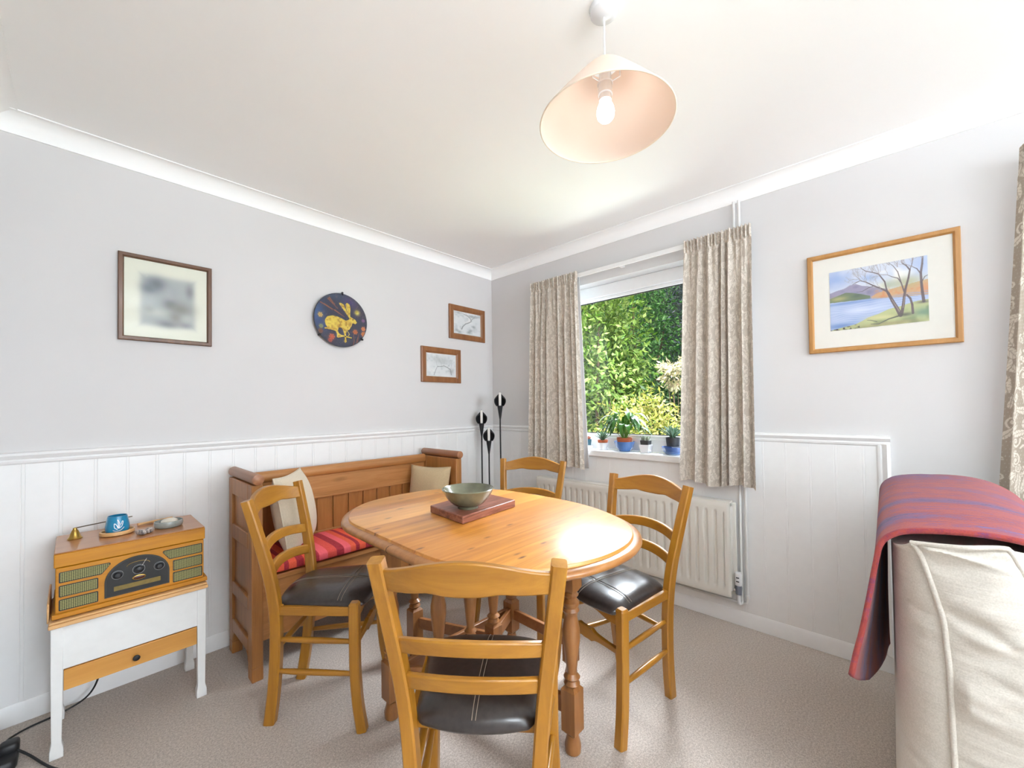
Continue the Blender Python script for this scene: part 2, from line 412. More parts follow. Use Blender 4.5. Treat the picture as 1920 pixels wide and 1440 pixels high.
# ------------------------------------------------------------------ room shell
XW, YB, ZC, TH = -2.70, -8.1, 2.38, .25
struct(MB().box(XW-TH, TH, YB-TH, TH, -.12, 0).build('floor', M['carpet'], smooth=0))
struct(MB().box(XW-TH, TH, YB-TH, TH, ZC, ZC+.2).build('ceiling', M['ceil'], smooth=0))
struct(MB().box(XW-TH, TH, 0, TH, 0, ZC).build('wall_left', M['wall'], smooth=0))
b = MB(); b.box(XW-TH, XW, -4.6, 0, 0, ZC); b.box(XW-TH, XW, YB, -6.6, 0, ZC); b.box(XW-TH, XW, -6.6, -4.6, 0, .6); b.box(XW-TH, XW, -6.6, -4.6, 2.1, ZC)
struct(b.build('wall_near', M['wall'], smooth=0))
b = MB(); b.box(XW-TH, TH, YB-TH, YB, 0, .42); b.box(XW-TH, TH, YB-TH, YB, 2.25, ZC)
b.box(XW-TH, -2.5, YB-TH, YB, .42, 2.25); b.box(-.2, TH, YB-TH, YB, .42, 2.25)
struct(b.build('wall_back', M['wall'], smooth=0))
WY0, WY1, WZ0, WZ1 = -1.86, -.66, .895, 2.07
DY0, DY1, DZ = -5.35, -3.45, 2.12
b = MB()
b.box(0, TH, WY1, 0, 0, ZC); b.box(0, TH, WY0, WY1, 0, WZ0-.03); b.box(0, TH, WY0, WY1, WZ1, ZC)
b.box(0, TH, DY1, WY0, 0, ZC); b.box(0, TH, DY0, DY1, DZ, ZC); b.box(0, TH, YB, DY0, 0, ZC)
struct(b.build('wall_right', M['wall'], smooth=0))

# cornice : coved profile swept round three walls
prof = []
for k in range(9):
    a = pi/2*k/8
    prof.append((.066-.060*sin(a), ZC-.004-.062*(1-cos(a))))
poly = [(0, ZC-.001), (.074, ZC-.001), (.074, ZC-.006)]+prof[::1]+[(.006, 2.308), (0, 2.308)]
def trim_x(poly, x0, x1, y=0, s=-1): return MB().prism(poly, lambda a, z, t: (t, y+s*a, z), x0, x1)
def trim_y(poly, y0, y1, x=0, s=-1): return MB().prism(poly, lambda a, z, t: (x+s*a, t, z), y0, y1)
struct(trim_x(poly, XW, 0).build('trim_1', M['ceil'], smooth=25))
struct(trim_y(poly, YB, 0).build('trim_2', M['ceil'], smooth=25))
struct(trim_y(poly, YB, 0, XW, 1).build('trim_3', M['ceil'], smooth=25))
# skirting boards
sk = [(0, .001), (.018, .001), (.018, .066), (.012, .078), (0, .08)]
struct(trim_x(sk, XW, 0).build('baseboard_left', M['white'], smooth=30))
struct(trim_y(sk, DY1, 0).build('baseboard_right', M['white'], smooth=30))
struct(trim_y(sk, YB, 0, XW, 1).build('baseboard_near', M['white'], smooth=30))
# beaded boarding below the dado rail
def bead_profile(a0, a1, ph, q=1):
    pts = [(a0, .010)]; a = math.ceil((a0-ph)/.1)*.1+ph
    while a < a1-.012:
        if a > a0+.012:
            for d, h in ((-.0065,.010),(-.005,.0086),(-.0035,.010),(-.0015,.0103),(.0015,.0103),(.0035,.010),(.005,.0086),(.0065,.010)): pts.append((a+d, .010+(h-.010)*q))
        a += .1
    pts.append((a1, .010)); return pts
def boarding(a0, a1, z0, z1, ph, wall):
    pr = bead_profile(a0, a1, ph, 1 if wall == 'left' else .4); m_ = MB(); n = len(pr)
    if wall == 'left': vs = [(a, -h, z0) for a, h in pr]+[(a, -h, z1) for a, h in pr]+[(a0,0,z0),(a1,0,z0),(a0,0,z1),(a1,0,z1)]
    else: vs = [(-h, a, z0) for a, h in pr]+[(-h, a, z1) for a, h in pr]+[(0,a0,z0),(0,a1,z0),(0,a0,z1),(0,a1,z1)]
    fs = [(i, i+1, n+i+1, n+i) for i in range(n-1)]
    fs += [tuple(range(n, 2*n))+(2*n+3, 2*n+2)]
    if wall != 'left': fs = [f[::-1] for f in fs]
    m_.add(vs, fs); return m_
struct(boarding(XW, 0, .07, 1.012, -.01, 'left').build('trim_4', M['white'], smooth=20))
bb = boarding(WY1, 0, .07, 1.012, -.03, 'right')
for args in ((WY0, WY1, .07, .868), (-2.50, WY0, .07, 1.012)):
    q = boarding(*args, -.03, 'right'); bb.add(q.v, q.f)
struct(bb.build('trim_5', M['white'], smooth=20))
dado = [(0, 1.0), (.010, 1.002), (.016, 1.008), (.018, 1.016), (.014, 1.022), (.020, 1.028), (.026, 1.038), (.022, 1.047), (.012, 1.050), (0, 1.050)]
struct(trim_x(dado, XW, 0).build('trim_6', M['white'], smooth=30))
dd = trim_y(dado, WY1, 0); q = trim_y(dado, -2.523, WY0); dd.add(q.v, q.f)
vp = [(-2.523+.05-(z-1.0), a) for a, z in dado]
dd.prism(vp, lambda y, a, t: (-a, y, t), .075, 1.012)
struct(dd.build('trim_7', M['white'], smooth=30))

# garden window: frame, pane, sill
def win_frame():
    m_ = MB(); x0, x1 = .095, .165
    fr = .085
    m_.box(x0, x1, WY0, WY1, WZ1-fr, WZ1); m_.box(x0, x1, WY0, WY1, WZ0, WZ0+fr)
    m_.box(x0, x1, WY0, WY0+fr, WZ0+fr, WZ1-fr); m_.box(x0, x1, WY1-fr, WY1, WZ0+fr, WZ1-fr)
    # glazing bead, set back a little
    a = fr; bd = .022; xa, xb = .108, .15
    m_.box(xa, xb, WY0+a, WY1-a, WZ1-a-bd, WZ1-a); m_.box(xa, xb, WY0+a, WY1-a, WZ0+a, WZ0+a+bd)
    m_.box(xa, xb, WY0+a, WY0+a+bd, WZ0+a+bd, WZ1-a-bd); m_.box(xa, xb, WY1-a-bd, WY1-a, WZ0+a+bd, WZ1-a-bd)
    return m_
wf = struct(win_frame().build('window_1', M['upvc'], bevel=.004))
g0 = .107
gk = MB(); z0, z1, y0, y1 = WZ0+g0, WZ1-g0, WY0+g0, WY1-g0
for args in ((y0, y1, z1-.006, z1), (y0, y1, z0, z0+.006), (y0, y0+.006, z0, z1), (y1-.006, y1, z0, z1)): gk.box(.119, .125, *args)
gk.build('gasket', M['black'], wf, smooth=0)
MB().box(.122, .128, y0, y1, z0, z1).build('pane', M['pane'], wf, smooth=0)
sl = MB(); sl.box(0, .095, WY0, WY1, WZ0-.042, WZ0); sl.box(-.032, -.0, WY0-.05, WY1+.05, WZ0-.042, WZ0)
sl.build('sill', M['white'], wf, bevel=.006)
# patio doorway (out of frame); back and side windows below are added for light
pd = MB(); pd.box(.05, .12, DY0, DY0+.07, 0, DZ); pd.box(.05, .12, DY1-.07, DY1, 0, DZ); pd.box(.05, .12, DY0, DY1, DZ-.07, DZ); pd.box(.05, .12, (DY0+DY1)/2-.04, (DY0+DY1)/2+.04, 0, DZ-.07)
struct(pd.build('door_1', M['upvc'], bevel=.004))
bw = MB(); bw.box(-2.5, -2.43, YB-.12, YB-.05, .42, 2.25); bw.box(-.27, -.2, YB-.12, YB-.05, .42, 2.25); bw.box(-2.43, -.27, YB-.12, YB-.05, .42, .49); bw.box(-2.43, -.27, YB-.12, YB-.05, 2.18, 2.25)
struct(bw.build('window_added_back', M['upvc'], bevel=.004))
bw = MB(); bw.box(XW-.12, XW-.05, -6.6, -6.53, .6, 2.1); bw.box(XW-.12, XW-.05, -4.67, -4.6, .6, 2.1); bw.box(XW-.12, XW-.05, -6.53, -4.67, .6, .67); bw.box(XW-.12, XW-.05, -6.53, -4.67, 2.03, 2.1)
struct(bw.build('window_added_side', M['upvc'], bevel=.004))

# ------------------------------------------------------------------ dining chairs (local: faces +Y)
CH_GROUP = 'dining chairs around the oval table'
def make_chair(label):
    t = thing('dining_chair', label, 'chair', group=CH_GROUP, local=True)
    cs = [(-.5,-.38),(-.38,-.5),(.38,-.5),(.5,-.38),(.5,.38),(.38,.5),(-.38,.5),(-.5,.38)]
    sec = lambda w, d: [(a*w, b_*d) for a, b_ in cs]
    post_pts = [(.132,-.034,0),(.139,-.014,.14),(.147,-.002,.30),(.157,.0,.44),(.168,-.012,.56),(.184,-.040,.70),(.202,-.080,.868)]
    def post_at(z):
        for (x0,y0,z0),(x1,y1,z1) in zip(post_pts, post_pts[1:]):
            if z0 <= z <= z1:
                q = (z-z0)/(z1-z0); return x0+(x1-x0)*q, y0+(y1-y0)*q
    for s in (-1, 1):
        path = crom([(s*x, y, z) for x, y, z in post_pts], 5)
        secs = [sec(.034, .040 if p.z < .5 else .040-.008*(p.z-.5)/.37) for p in path]
        MB().sweep(path, secs).build('back_post', M['beech_z'], t, smooth=30)
    fl = [(.196,.334,0),(.190,.316,.10),(.186,.306,.22),(.186,.304,.36),(.187,.304,.466)]
    for s in (-1, 1):
        path = crom([(s*x, y, z) for x, y, z in fl], 5)
        secs = [sec(.036, .036) for p in path]
        path.append(Vector((s*.187, .304, .474))); secs.append(sec(.026, .026))
        MB().sweep(path, secs).build('front_leg', M['beech_z'], t, smooth=30)
    # crest rail and two lower slats, all bowed backwards
    def slat(zlo, zhi, th, bow, n=28):   # zlo, zhi already include the upward arch
        m_ = MB(); zc = (zlo(0)+zhi(0))/2; vs = []; fs = []
        for i in range(n+1):
            u = -1+2*i/n
            for z in (zlo(u), zhi(u)):
                x_, y_ = post_at(min(z, .865)); xx = u*(x_-.010)
                yy = y_-bow*(1-u*u)
                vs += [(xx, yy-th/2, z), (xx, yy+th/2, z)]
        for i in range(n):
            a = i*4; c_ = a+4
            fs += [(a, c_, c_+2, a+2), (a+1, a+3, c_+3, c_+1), (a+2, c_+2, c_+3, a+3), (a, a+1, c_+1, c_)]
        fs += [(0,2,3,1), (n*4, n*4+1, n*4+3, n*4+2)]
        m_.add(vs, [f[::-1] for f in fs]); return m_
    sc = lambda u: .012*math.exp(-((abs(u)-.42)/.16)**2)
    slat(lambda u: .796-.004*cos(pi*u/2)**2+.45*sc(u)+.012*(1-u*u), lambda u: .847+.036*cos(pi*u/2)**1.3 if abs(u) < .999 else .847, .019, .042).build('crest_rail', M['beech_x'], t, bevel=.004, smooth=30)
    slat(lambda u: .638+.020*(1-u*u), lambda u: .676+.020*(1-u*u), .017, .040).build('back_slat', M['beech_x'], t, bevel=.004, smooth=30)
    slat(lambda u: .546+.018*(1-u*u), lambda u: .584+.018*(1-u*u), .017, .036).build('back_slat', M['beech_x'], t, bevel=.004, smooth=30)
    # seat rails
    MB().prism([(-.17,.462),(.17,.462),(.17,.405),(.12,.408),(.07,.420),(0,.426),(-.07,.420),(-.12,.408),(-.17,.405)], lambda a, z, y: (a, y, z), .296, .314).build('front_rail', M['beech_x'], t, bevel=.003)
    for s in (-1, 1):
        MB().sweep([(s*.157,.005,.440),(s*.187,.296,.440)], [(-.009,-.017),(.009,-.017),(.009,.017),(-.009,.017)]).build('side_rail', M['beech_y'], t, bevel=.003)
    MB().box(-.15,.15,.012,.028,.432,.458).build('back_rail', M['beech_x'], t, bevel=.003)
    # rungs : two each side, one at the back, one shaped board in front
    def rung(a, c_, r): 
        A, C = Vector(a), Vector(c_); P = [A.lerp(C, k/12) for k in range(13)]
        return MB().tube(P, [r*(.72+.28*sin(pi*k/12)) for k in range(13)], 10)
    for s in (-1, 1):
        for z, y0 in ((.205, -.01), (.325, 0)):
            rung((s*.145, y0, z), (s*.187, .304, z), .0115).build('rung', M['beech_y'], t)
    rung((-.149, -.004, .285), (.149, -.004, .285), .0115).build('rung', M['beech_x'], t)
    fb = [(-.178+.356*k/48, .302-.014*math.exp(-((-.178+.356*k/48)/.05)**2)-.006*math.exp(-((abs(-.178+.356*k/48)-.035)/.010)**2)) for k in range(49)]
    fb += [(.178-.356*k/48, .322+.012*math.exp(-((.178-.356*k/48)/.06)**2)+.006*math.exp(-((abs(.178-.356*k/48)-.035)/.010)**2)) for k in range(49)]
    MB().prism(fb, lambda a, z, y: (a, y, z), .297, .313).build('front_stretcher', M['beech_x'], t, bevel=.002)
    # padded seat
    n1, n2 = 40, 36
    def hw(v): return .146+.052*v if v < .86 else .191
    def top(u, v):
        a, c_ = abs(2*u-1), abs(2*v-1)
        d = (1-a**4)**.55*(1-c_**4)**.55
        h = .456+.042*d
        h -= .0030*math.exp(-((u-.5)/.012)**2)+.0030*math.exp(-((v-.72)/.014)**2)
        return h
    def pt(u, v):
        w = hw(v); x_ = (2*u-1)*w; y_ = -.002+v*.338
        # rounded front corners, notched round the front legs
        c_ = max(0, (v-.80)/.20); x_ *= 1-.13*c_**2
        bl = max(0, (.12-v)/.12); x_ *= 1-.10*bl**2
        if abs(2*u-1) > .999 or v < .001 or v > .999: pass
        return (x_, y_+.022*(1-(2*u-1)**2)*(1 if v > .5 else -1)*abs(2*v-1)**2, top(u, v))
    g = MB().grid(n1, n2, pt)
    st = g.add([(x_*.97,   .165+(y_-.165)*.97, .447) for x_, y_, z in g.v[:n1*n2]], [])
    rim = [i for i in range(n1)]+[j*n1+n1-1 for j in range(1, n2)]+[(n2-1)*n1+i for i in range(n1-2, -1, -1)]+[j*n1 for j in range(n2-2, 0, -1)]
    m = len(rim)
    for k in range(m): g.f.append((rim[k], rim[(k+1) % m], 0, 0) if False else (rim[(k+1) % m], rim[k], st+rim[k], st+rim[(k+1) % m]))
    g.f.append(tuple(st+r for r in rim[::-1]))
    g2 = MB(); used = sorted({i for f in g.f for i in f}); mp = {o: i for i, o in enumerate(used)}
    g2.add([g.v[i] for i in used], [tuple(mp[i] for i in f) for f in g.f])
    seat = g2.build('seat', M['leather'], t, smooth=75)
    sm = MB()
    for du in (-.016, .016): sm.tube([Vector(pt(.5+du, .03+.95*k/30))+Vector((0,0,.0006)) for k in range(31)], .0009, 5)
    for dv in (.70, .74): sm.tube([Vector(pt(.03+.94*k/30, dv))+Vector((0,0,.0006)) for k in range(31)], .0009, 5)
    sm.build('seam_stitching', M['stitch'], seat)
    return t
def facing(fx, fy): return math.atan2(-fx, fy)
ch = make_chair('beech ladder-back chair nearest the viewer, its back turned, centre foreground')
CHAIRS = [((-1.832,-1.786,0), facing(.785,.62), None),
          ((-1.842,-.676,0), facing(.72,-.69), 'beech ladder-back chair standing in front of the pine settle, beside the radio table'),
          ((-.796,-1.697,0), facing(-.968,.25), 'beech ladder-back chair at the rounded right end of the table, before the radiator'),
          ((-.595,-.900,0), facing(-.947,-.32), 'beech ladder-back chair farthest away, in the corner beneath the left window curtain')]
ch.location = CHAIRS[0][0]; ch.rotation_euler = (0, 0, CHAIRS[0][1])
for l, r, lab in CHAIRS[1:]: dup(ch, l, r, lab)

# ------------------------------------------------------------------ oval drop-leaf table
TX, TY = -1.318, -1.281
t = thing('dining_table', 'varnished pine oval dining table with turned legs in the middle of the room', 'table', (TX, TY, 0))
OUT = [(-1.753,-1.474),(-1.747,-1.261),(-1.741,-1.08),(-1.737,-.985),(-1.716,-.905),(-1.660,-.805),(-1.563,-.712),(-1.443,-.672),(-1.305,-.664),(-1.175,-.690),(-1.060,-.755),(-.975,-.860),(-.925,-.975),(-.905,-1.110),(-.897,-1.282),(-.905,-1.428),(-.934,-1.567),(-.993,-1.699),(-1.055,-1.784),(-1.134,-1.847),(-1.225,-1.886),(-1.303,-1.898),(-1.378,-1.896),(-1.450,-1.883),(-1.535,-1.853),(-1.630,-1.790),(-1.702,-1.695),(-1.742,-1.585)]
def closed_curve(pts, n):
    k = len(pts); dense = []
    for i in range(k):
        p0, p1_, p2_, p3 = (Vector((*pts[(i+d) % k], 0)) for d in (-1, 0, 1, 2))
        for q in range(12):
            s_ = q/12; dense.append(.5*((2*p1_)+(p2_-p0)*s_+(2*p0-5*p1_+4*p2_-p3)*s_*s_+(3*p1_-p0-3*p2_+p3)*s_**3))
    for _ in range(14): dense = [(dense[i-1]+dense[i]*2+dense[(i+1) % len(dense)])/4 for i in range(len(dense))]
    L = [0]
    for i in range(len(dense)): L.append(L[-1]+(dense[(i+1) % len(dense)]-dense[i]).length)
    out = []; j = 0
    for m in range(n):
        d = L[-1]*m/n
        while L[j+1] < d: j += 1
        out.append(dense[j].lerp(dense[(j+1) % len(dense)], (d-L[j])/(L[j+1]-L[j]+1e-9)))
    return out[::-1]
RIM = closed_curve(OUT, 120)
RN = []
for i in range(120):
    t_ = RIM[(i+1) % 120]-RIM[i-1]; RN.append(Vector((t_.y, -t_.x, 0)).normalized())
def outline(d): return [(p.x+q.x*d, p.y+q.y*d) for p, q in zip(RIM, RN)]
AX, AY = .428, .620
levels = [(-.028,.720),(-.006,.720),(.014,.722),(.026,.728),(.031,.736),(.029,.744),(.020,.7495),(.003,.7505),(.001,.753),(0,.759),(-.003,.7605)]
m_ = MB(); n = 120; vs = []
for d, z in levels: vs += [(x, y, z) for x, y in outline(d)]
fs = [(i*n+k, i*n+(k+1) % n, (i+1)*n+(k+1) % n, (i+1)*n+k) for i in range(len(levels)-1) for k in range(n)]
edge = MB(); edge.add(vs[:8*n], [f for f in fs if f[2] < 8*n]); edge.f.append(tuple(range(n-1, -1, -1)))
top = MB(); 
tl = levels[7:]; vs = []
for d, z in tl: vs += [(x, y, z) for x, y in outline(d)]
top.add(vs, [(i*n+k, i*n+(k+1) % n, (i+1)*n+(k+1) % n, (i+1)*n+k) for i in range(len(tl)-1) for k in range(n)])
top.f.append(tuple((len(tl)-1)*n+k for k in range(n)))
tp = top.build('tabletop', M['tabletop'], t, smooth=30)
edge.build('moulded_edge', M['tedge'], t, smooth=50)
for xr, s in ((-1.7485, -1), (-.8975, 1)):
    MB().prism([(xr+s*(d+.0007), z) for d, z in levels[1:8]]+[(xr-s*.03, .7505), (xr-s*.03, .7195)], lambda a, z, q: (a, q, z), -1.3012, -1.2988).build('leaf_joint', M['iron'], t, smooth=0)
LEGP = [(.019,0),(.027,.006),(.029,.030),(.021,.058),(.021,.066)]
TURN = [(.020,.232),(.028,.240),(.020,.252),(.029,.262),(.017,.275),(.022,.32),(.031,.40),(.030,.43),(.022,.47),(.024,.482),(.030,.492),(.024,.502),(.030,.512),(.030,.522),(.019,.534),(.028,.546),(.020,.556)]
def tleg(x, y, s=1.0, z0=0, name='leg', top_block=.028):
    m_ = MB()
    if z0 == 0: m_.lathe([(r*s, z) for r, z in LEGP], (x, y, 0), 16)
    w = .028*s
    a = max(.066, z0)
    m_.sweep([(x,y,a),(x,y,a+.012),(x,y,.220),(x,y,.232)], [rect(1.3*w,1.3*w), rect(2*w,2*w), rect(2*w,2*w), rect(1.3*w,1.3*w)])
    m_.lathe([(r*s, z) for r, z in TURN], (x, y, 0), 18)
    tb = top_block
    m_.sweep([(x,y,.556),(x,y,.572),(x,y,.722)], [rect(1.4*tb,1.4*tb), rect(2*tb,2*tb), rect(2*tb,2*tb)])
    o = m_.build(name, M['tleg'], t, smooth=35); return o
B_, D_, E_, F_, G_, A_, C_ = (-1.630,-1.075), (-.965,-1.095), (-1.500,-1.205), (-1.185,-1.19), (-1.335,-1.205), (-1.292,-1.688), (-1.34,-.80)
for p in (B_, D_, E_, F_): tleg(*p)
tleg(*G_, s=.9, z0=.1); tleg(*A_); tleg(*C_)
def rail(a, c_, z0, z1, th=.020, name='stretcher', mat='trail'):
    A, C = Vector((*a, (z0+z1)/2)), Vector((*c_, (z0+z1)/2))
    MB().sweep([A, C], rect(th, z1-z0) if abs((C-A).normalized().x) < 0 else [(-(th)/2,-(z1-z0)/2),(th/2,-(z1-z0)/2),(th/2,(z1-z0)/2),(-th/2,(z1-z0)/2)], side=Vector((-(C-A).y, (C-A).x, 0)).normalized()).build(name, M[mat], t, bevel=.003)
rail(B_, D_, .135, .195); rail(E_, F_, .135, .195); rail(F_, D_, .135, .195); rail(B_, E_, .135, .195)
rail(G_, A_, .125, .185, name='gate_rail'); rail(F_, C_, .135, .185, name='gate_rail')
rail(G_, A_, .640, .715, name='gate_rail'); rail(F_, C_, .640, .715, name='gate_rail')
rail(B_, D_, .600, .722, name='apron'); rail(E_, F_, .640, .722, name='apron'); rail(B_, E_, .64, .722, name='apron'); rail(F_, D_, .64, .722, name='apron')
rail(D_, (-.978,-1.44), .135, .185); tleg(-.978, -1.465, s=.95)

# board and bowl on the table
m_ = MB()
q = [(-1.452,-1.090),(-1.478,-1.332),(-1.148,-1.300),(-1.130,-1.045)]
m_.prism(q, lambda a, c_, z: (a, c_, z), .7607, .792)
def board_mat():
    m, nt, b = new_mat('reddish_brown_board'); v = coords(nt, (3, 16, 30)); f = noise(nt, v, 2, 5, .7, .5)
    nt.links.new(ramp(nt, f, [(.3, lin(84,50,38)), (.5, lin(132,78,60)), (.7, lin(160,108,88))]), b.inputs['Base Color']); b.inputs['Roughness'].default_value = .4; return m
tag(m_.build('wooden_board', board_mat(), bevel=.004), 'reddish brown rectangular wooden board lying under the bowl on the table', 'board')
bo = [(.0,.008),(.046,.008),(.052,.0),(.046,.0)]
bx, by, bz = -1.375, -1.245, .7925
def bowlprof(R_, h, foot, th=.006):
    o = [(foot-.006,.001),(foot,.0),(foot+.002,.010)]
    for k in range(1, 13):
        a = k/12; o.append((foot+.002+(R_-foot-.002)*(a**.72), .010+(h-.010)*a**1.25))
    i = [(R_-th*.5, h+.003)]
    for k in range(12, -1, -1):
        a = k/12; i.append(((foot+(R_-foot-th)*(a**.72)) if k else .0, .016+(h-.016)*a**1.25))
    return o+i
tag(MB().lathe(bowlprof(.107, .078, .042), (bx, by, bz), 48).build('pottery_bowl', M['glaze'], smooth=50), 'grey-green glazed pottery bowl on the wooden board', 'bowl')
# ------------------------------------------------------------------ pine settle against the left wall
t = thing('settle_bench', 'old pine settle with panelled back and rolled arm tops against the left wall', 'bench', (-1.33, -.24, 0))
SX0, SX1, SYB, SYF = -1.940, -.735, -.062, -.445
def end_panel(x0, x1, out):
    """frame of stiles and rails with recessed panels; out = which side shows"""
    m_ = MB()
    zt = .868
    for ya, yb in ((SYF, SYF+.062), (SYB-.055, SYB)): m_.box(x0, x1, ya, yb, .06, zt)
    for z0, z1 in ((.79, zt), (.575, .645), (.30, .36), (.115, .175)): m_.box(x0, x1, SYF+.062, SYB-.055, z0, z1)
    # shaped feet
    for ya, yb, s in ((SYF, SYF+.062, 1), (SYB-.055, SYB, -1)):
        c0, c1 = (ya, yb)
        poly = [(c0,.001),(c1,.001),(c1,.062),(c0,.062)]
        m_.prism(poly, lambda a, z, q: (q, a, z), x0, x1)
    ar = [(SYF+.062,.118)]+[(SYF+.062+.05*(1-cos(pi/2*k/6)), .118-.055*(1-sin(pi/2*k/6))) for k in range(7)]
    m_.prism([(SYF+.062,.060),(SYF+.075,.095),(SYF+.10,.117),(SYF+.062,.117)], lambda a, z, q: (q, a, z), x0, x1)
    m_.prism([(SYB-.055,.060),(SYB-.055,.117),(SYB-.09,.117),(SYB-.07,.095)], lambda a, z, q: (q, a, z), x0, x1)
    o = m_.build('end_frame', M['settle_z'], t, bevel=.004)
    p = MB()
    xa, xb = x0+.012, x1-.012
    for z0, z1 in ((.645,.79),(.36,.575),(.175,.30)): p.box(xa, xb, SYF+.06, SYB-.053, z0-.002, z1+.002)
    p.build('end_panel', M['settle_z'], o, smooth=0)
    r = MB(); xc = (x0+x1)/2
    r.lathe([(.010,SYF-.018),(.024,SYF-.014),(.0245,SYF-.004),(.0245,SYB+.004),(.022,SYB+.01)], (xc, 0, .893), 20, 'y')
    r.build('arm_roll', M['settle_y'], t, smooth=50)
end_panel(SX0, SX0+.045, -1); end_panel(SX1-.045, SX1, 1)
xi0, xi1 = SX0+.045, SX1-.045
rl = MB().sweep([(xi0-.002,-.082,.848),(xi1+.002,-.082,.848)], [(.026*cos(2*pi*k/20), .030*sin(2*pi*k/20)) for k in range(20)], side=(0,1,0)).build('top_rail', M['settle_x'], t, smooth=50)
b = MB(); b.box(xi0, xi1, -.088, -.066, .690, .828); b.box(xi0, xi1, -.092, -.088, .690, .700)
b.build('back_board', M['settle_x'], t, bevel=.003)
pl = MB(); w_ = .094; x = xi0+.004; k = 0
while x < xi1-.01:
    e = min(x+w_-.007, xi1); pl.box(x, e, -.079, -.068, .497, .692); x += w_; k += 1
pl.box(xi0, xi1, -.070, -.064, .497, .692)
pl.build('back_slats', M['settle_z'], t, bevel=.003)
b = MB(); b.box(xi0, xi1, -.090, -.064, .440, .500); b.build('lower_back_rail', M['settle_x'], t, bevel=.003)
b = MB(); b.box(xi0, xi1, SYF+.005, -.072, .422, .446); b.build('seat', M['settle_x'], t, bevel=.004)
b = MB(); b.box(xi0, xi1, SYF+.02, SYF+.042, .16, .422); b.build('front_board', M['settle_x'], t, bevel=.003)

# striped pad and cushions
def pad(x0, x1, y0, y1, z0, z1, e=.16):
    m_ = MB(); m_.ball(((x0+x1)/2, (y0+y1)/2, (z0+z1)/2), (x1-x0)/2, (y1-y0)/2, (z1-z0)/2, 26, e=.5, e2=.12); return m_
tag(pad(xi0+.006, xi1-.006, SYF-.012, -.094, .447, .505).build('seat_pad', M['stripes'], smooth=60), 'red, pink and orange striped seat pad on the pine settle', 'seat cushion')
def cushion(w, h, th, n=26):
    """pillow in the local xz plane, thickness along y"""
    m_ = MB(); rnd = random.Random(7)
    def side(s):
        def f(u, v):
            a, c_ = 2*u-1, 2*v-1
            d = max(0, (1-abs(a)**2.6))*max(0, (1-abs(c_)**2.6))
            px = a*w/2*(1-.07*(1-c_*c_)*abs(a)); pz = c_*h/2*(1-.07*(1-a*a)*abs(c_))
            return (px, s*th/2*d**.55, pz)
        return f
    m_.grid(n, n, side(-1)); k = len(m_.f); m_.grid(n, n, side(1))
    m_.f[k:] = [f[::-1] for f in m_.f[k:]]
    return m_
def place_cushion(name, mat, label, loc, rot, w, h, th):
    t_ = thing(name, label, 'cushion', loc, local=True); t_.rotation_euler = rot
    m_ = cushion(w, h, th)
    c_ = m_.build('cover', mat, t_, smooth=80)
    r = w/2*.995; q = h/2*.995
    P = []
    for a0, c0, a1, c1 in ((-1,-1,1,-1),(1,-1,1,1),(1,1,-1,1),(-1,1,-1,-1)):
        for k in range(16):
            s_ = k/16; a = a0+(a1-a0)*s_; c_2 = c0+(c1-c0)*s_
            P.append((a*w/2*(1-.07*(1-c_2*c_2)*abs(a)), 0, c_2*h/2*(1-.07*(1-a*a)*abs(c_2))))
    m2 = MB().sweep(P, circ(.0035, 6), side=(0,1,0), closed=True); m2.build('piped_seam', mat, t_, smooth=60)
    return t_
place_cushion('scatter_cushion', M['linen'], 'pale oatmeal cushion leaning on the left arm of the settle, behind a chair', (-1.70,-.262,.690), (R(-10), 0, R(52)), .36, .38, .16)
place_cushion('scatter_cushion', M['linen2'], 'sand coloured cushion leaning on the right arm of the settle, behind the bowl', (-.872,-.268,.656), (R(-10), 0, R(-70)), .31, .32, .12)

# ------------------------------------------------------------------ white side table with a drawer
t = thing('side_table', 'white painted side table with a wooden drawer, against the left wall under the radio', 'side table', (-2.31,-.23,0))
tx0, tx1, ty0, ty1 = -2.527, -2.090, -.372, -.085
b = MB(); b.box(tx0-.006, tx1+.006, ty0-.010, ty1+.008, .452, .466); b.box(tx0-.004, tx1+.004, ty0-.006, ty1+.004, .466, .474)
tt = b.build('table_top', M['light_wood'], t, bevel=.004)
for sx in (0, 1):
    for sy in (0, 1):
        x = tx0 if not sx else tx1-.030; y = ty0 if not sy else ty1-.030
        cx, cy = x+.015, y+.015
        s_ = [rect(.034,.034), rect(.034,.034), rect(.025,.025), rect(.030,.030), rect(.030,.030)]
        MB().sweep([(cx,cy,.001),(cx,cy,.030),(cx,cy,.052),(cx,cy,.30),(cx,cy,.452)], s_).build('leg', M['paintwood'], t, bevel=.002)
b = MB(); b.box(tx0+.028, tx1-.028, ty0+.004, ty0+.020, .300, .452); b.box(tx0+.004, tx0+.018, ty0+.03, ty1-.03, .29, .452); b.box(tx1-.018, tx1-.004, ty0+.03, ty1-.03, .29, .452); b.box(tx0+.03, tx1-.03, ty1-.018, ty1-.004, .23, .452)
b.build('apron', M['paintwood'], t, bevel=.002)
b = MB(); b.box(tx0+.031, tx1-.031, ty0+.001, ty0+.019, .226, .297); b.box(tx0+.034, tx1-.034, ty0+.019, ty1-.04, .23, .236)
dr = b.build('drawer', M['drawer_wood'], t, bevel=.002)
MB().lathe([(.003,.0),(.005,-.010),(.010,-.013),(.011,-.018),(.007,-.022),(.0,-.023)], (-2.3085, ty0+.001, .262), 16, 'y').build('knob', M['iron'], dr)
b = MB(); b.box(tx0-.010, tx0-.004, ty0+.04, ty1, .46, .53); b.build('back_lip', M['light_wood'], tt, bevel=.002)

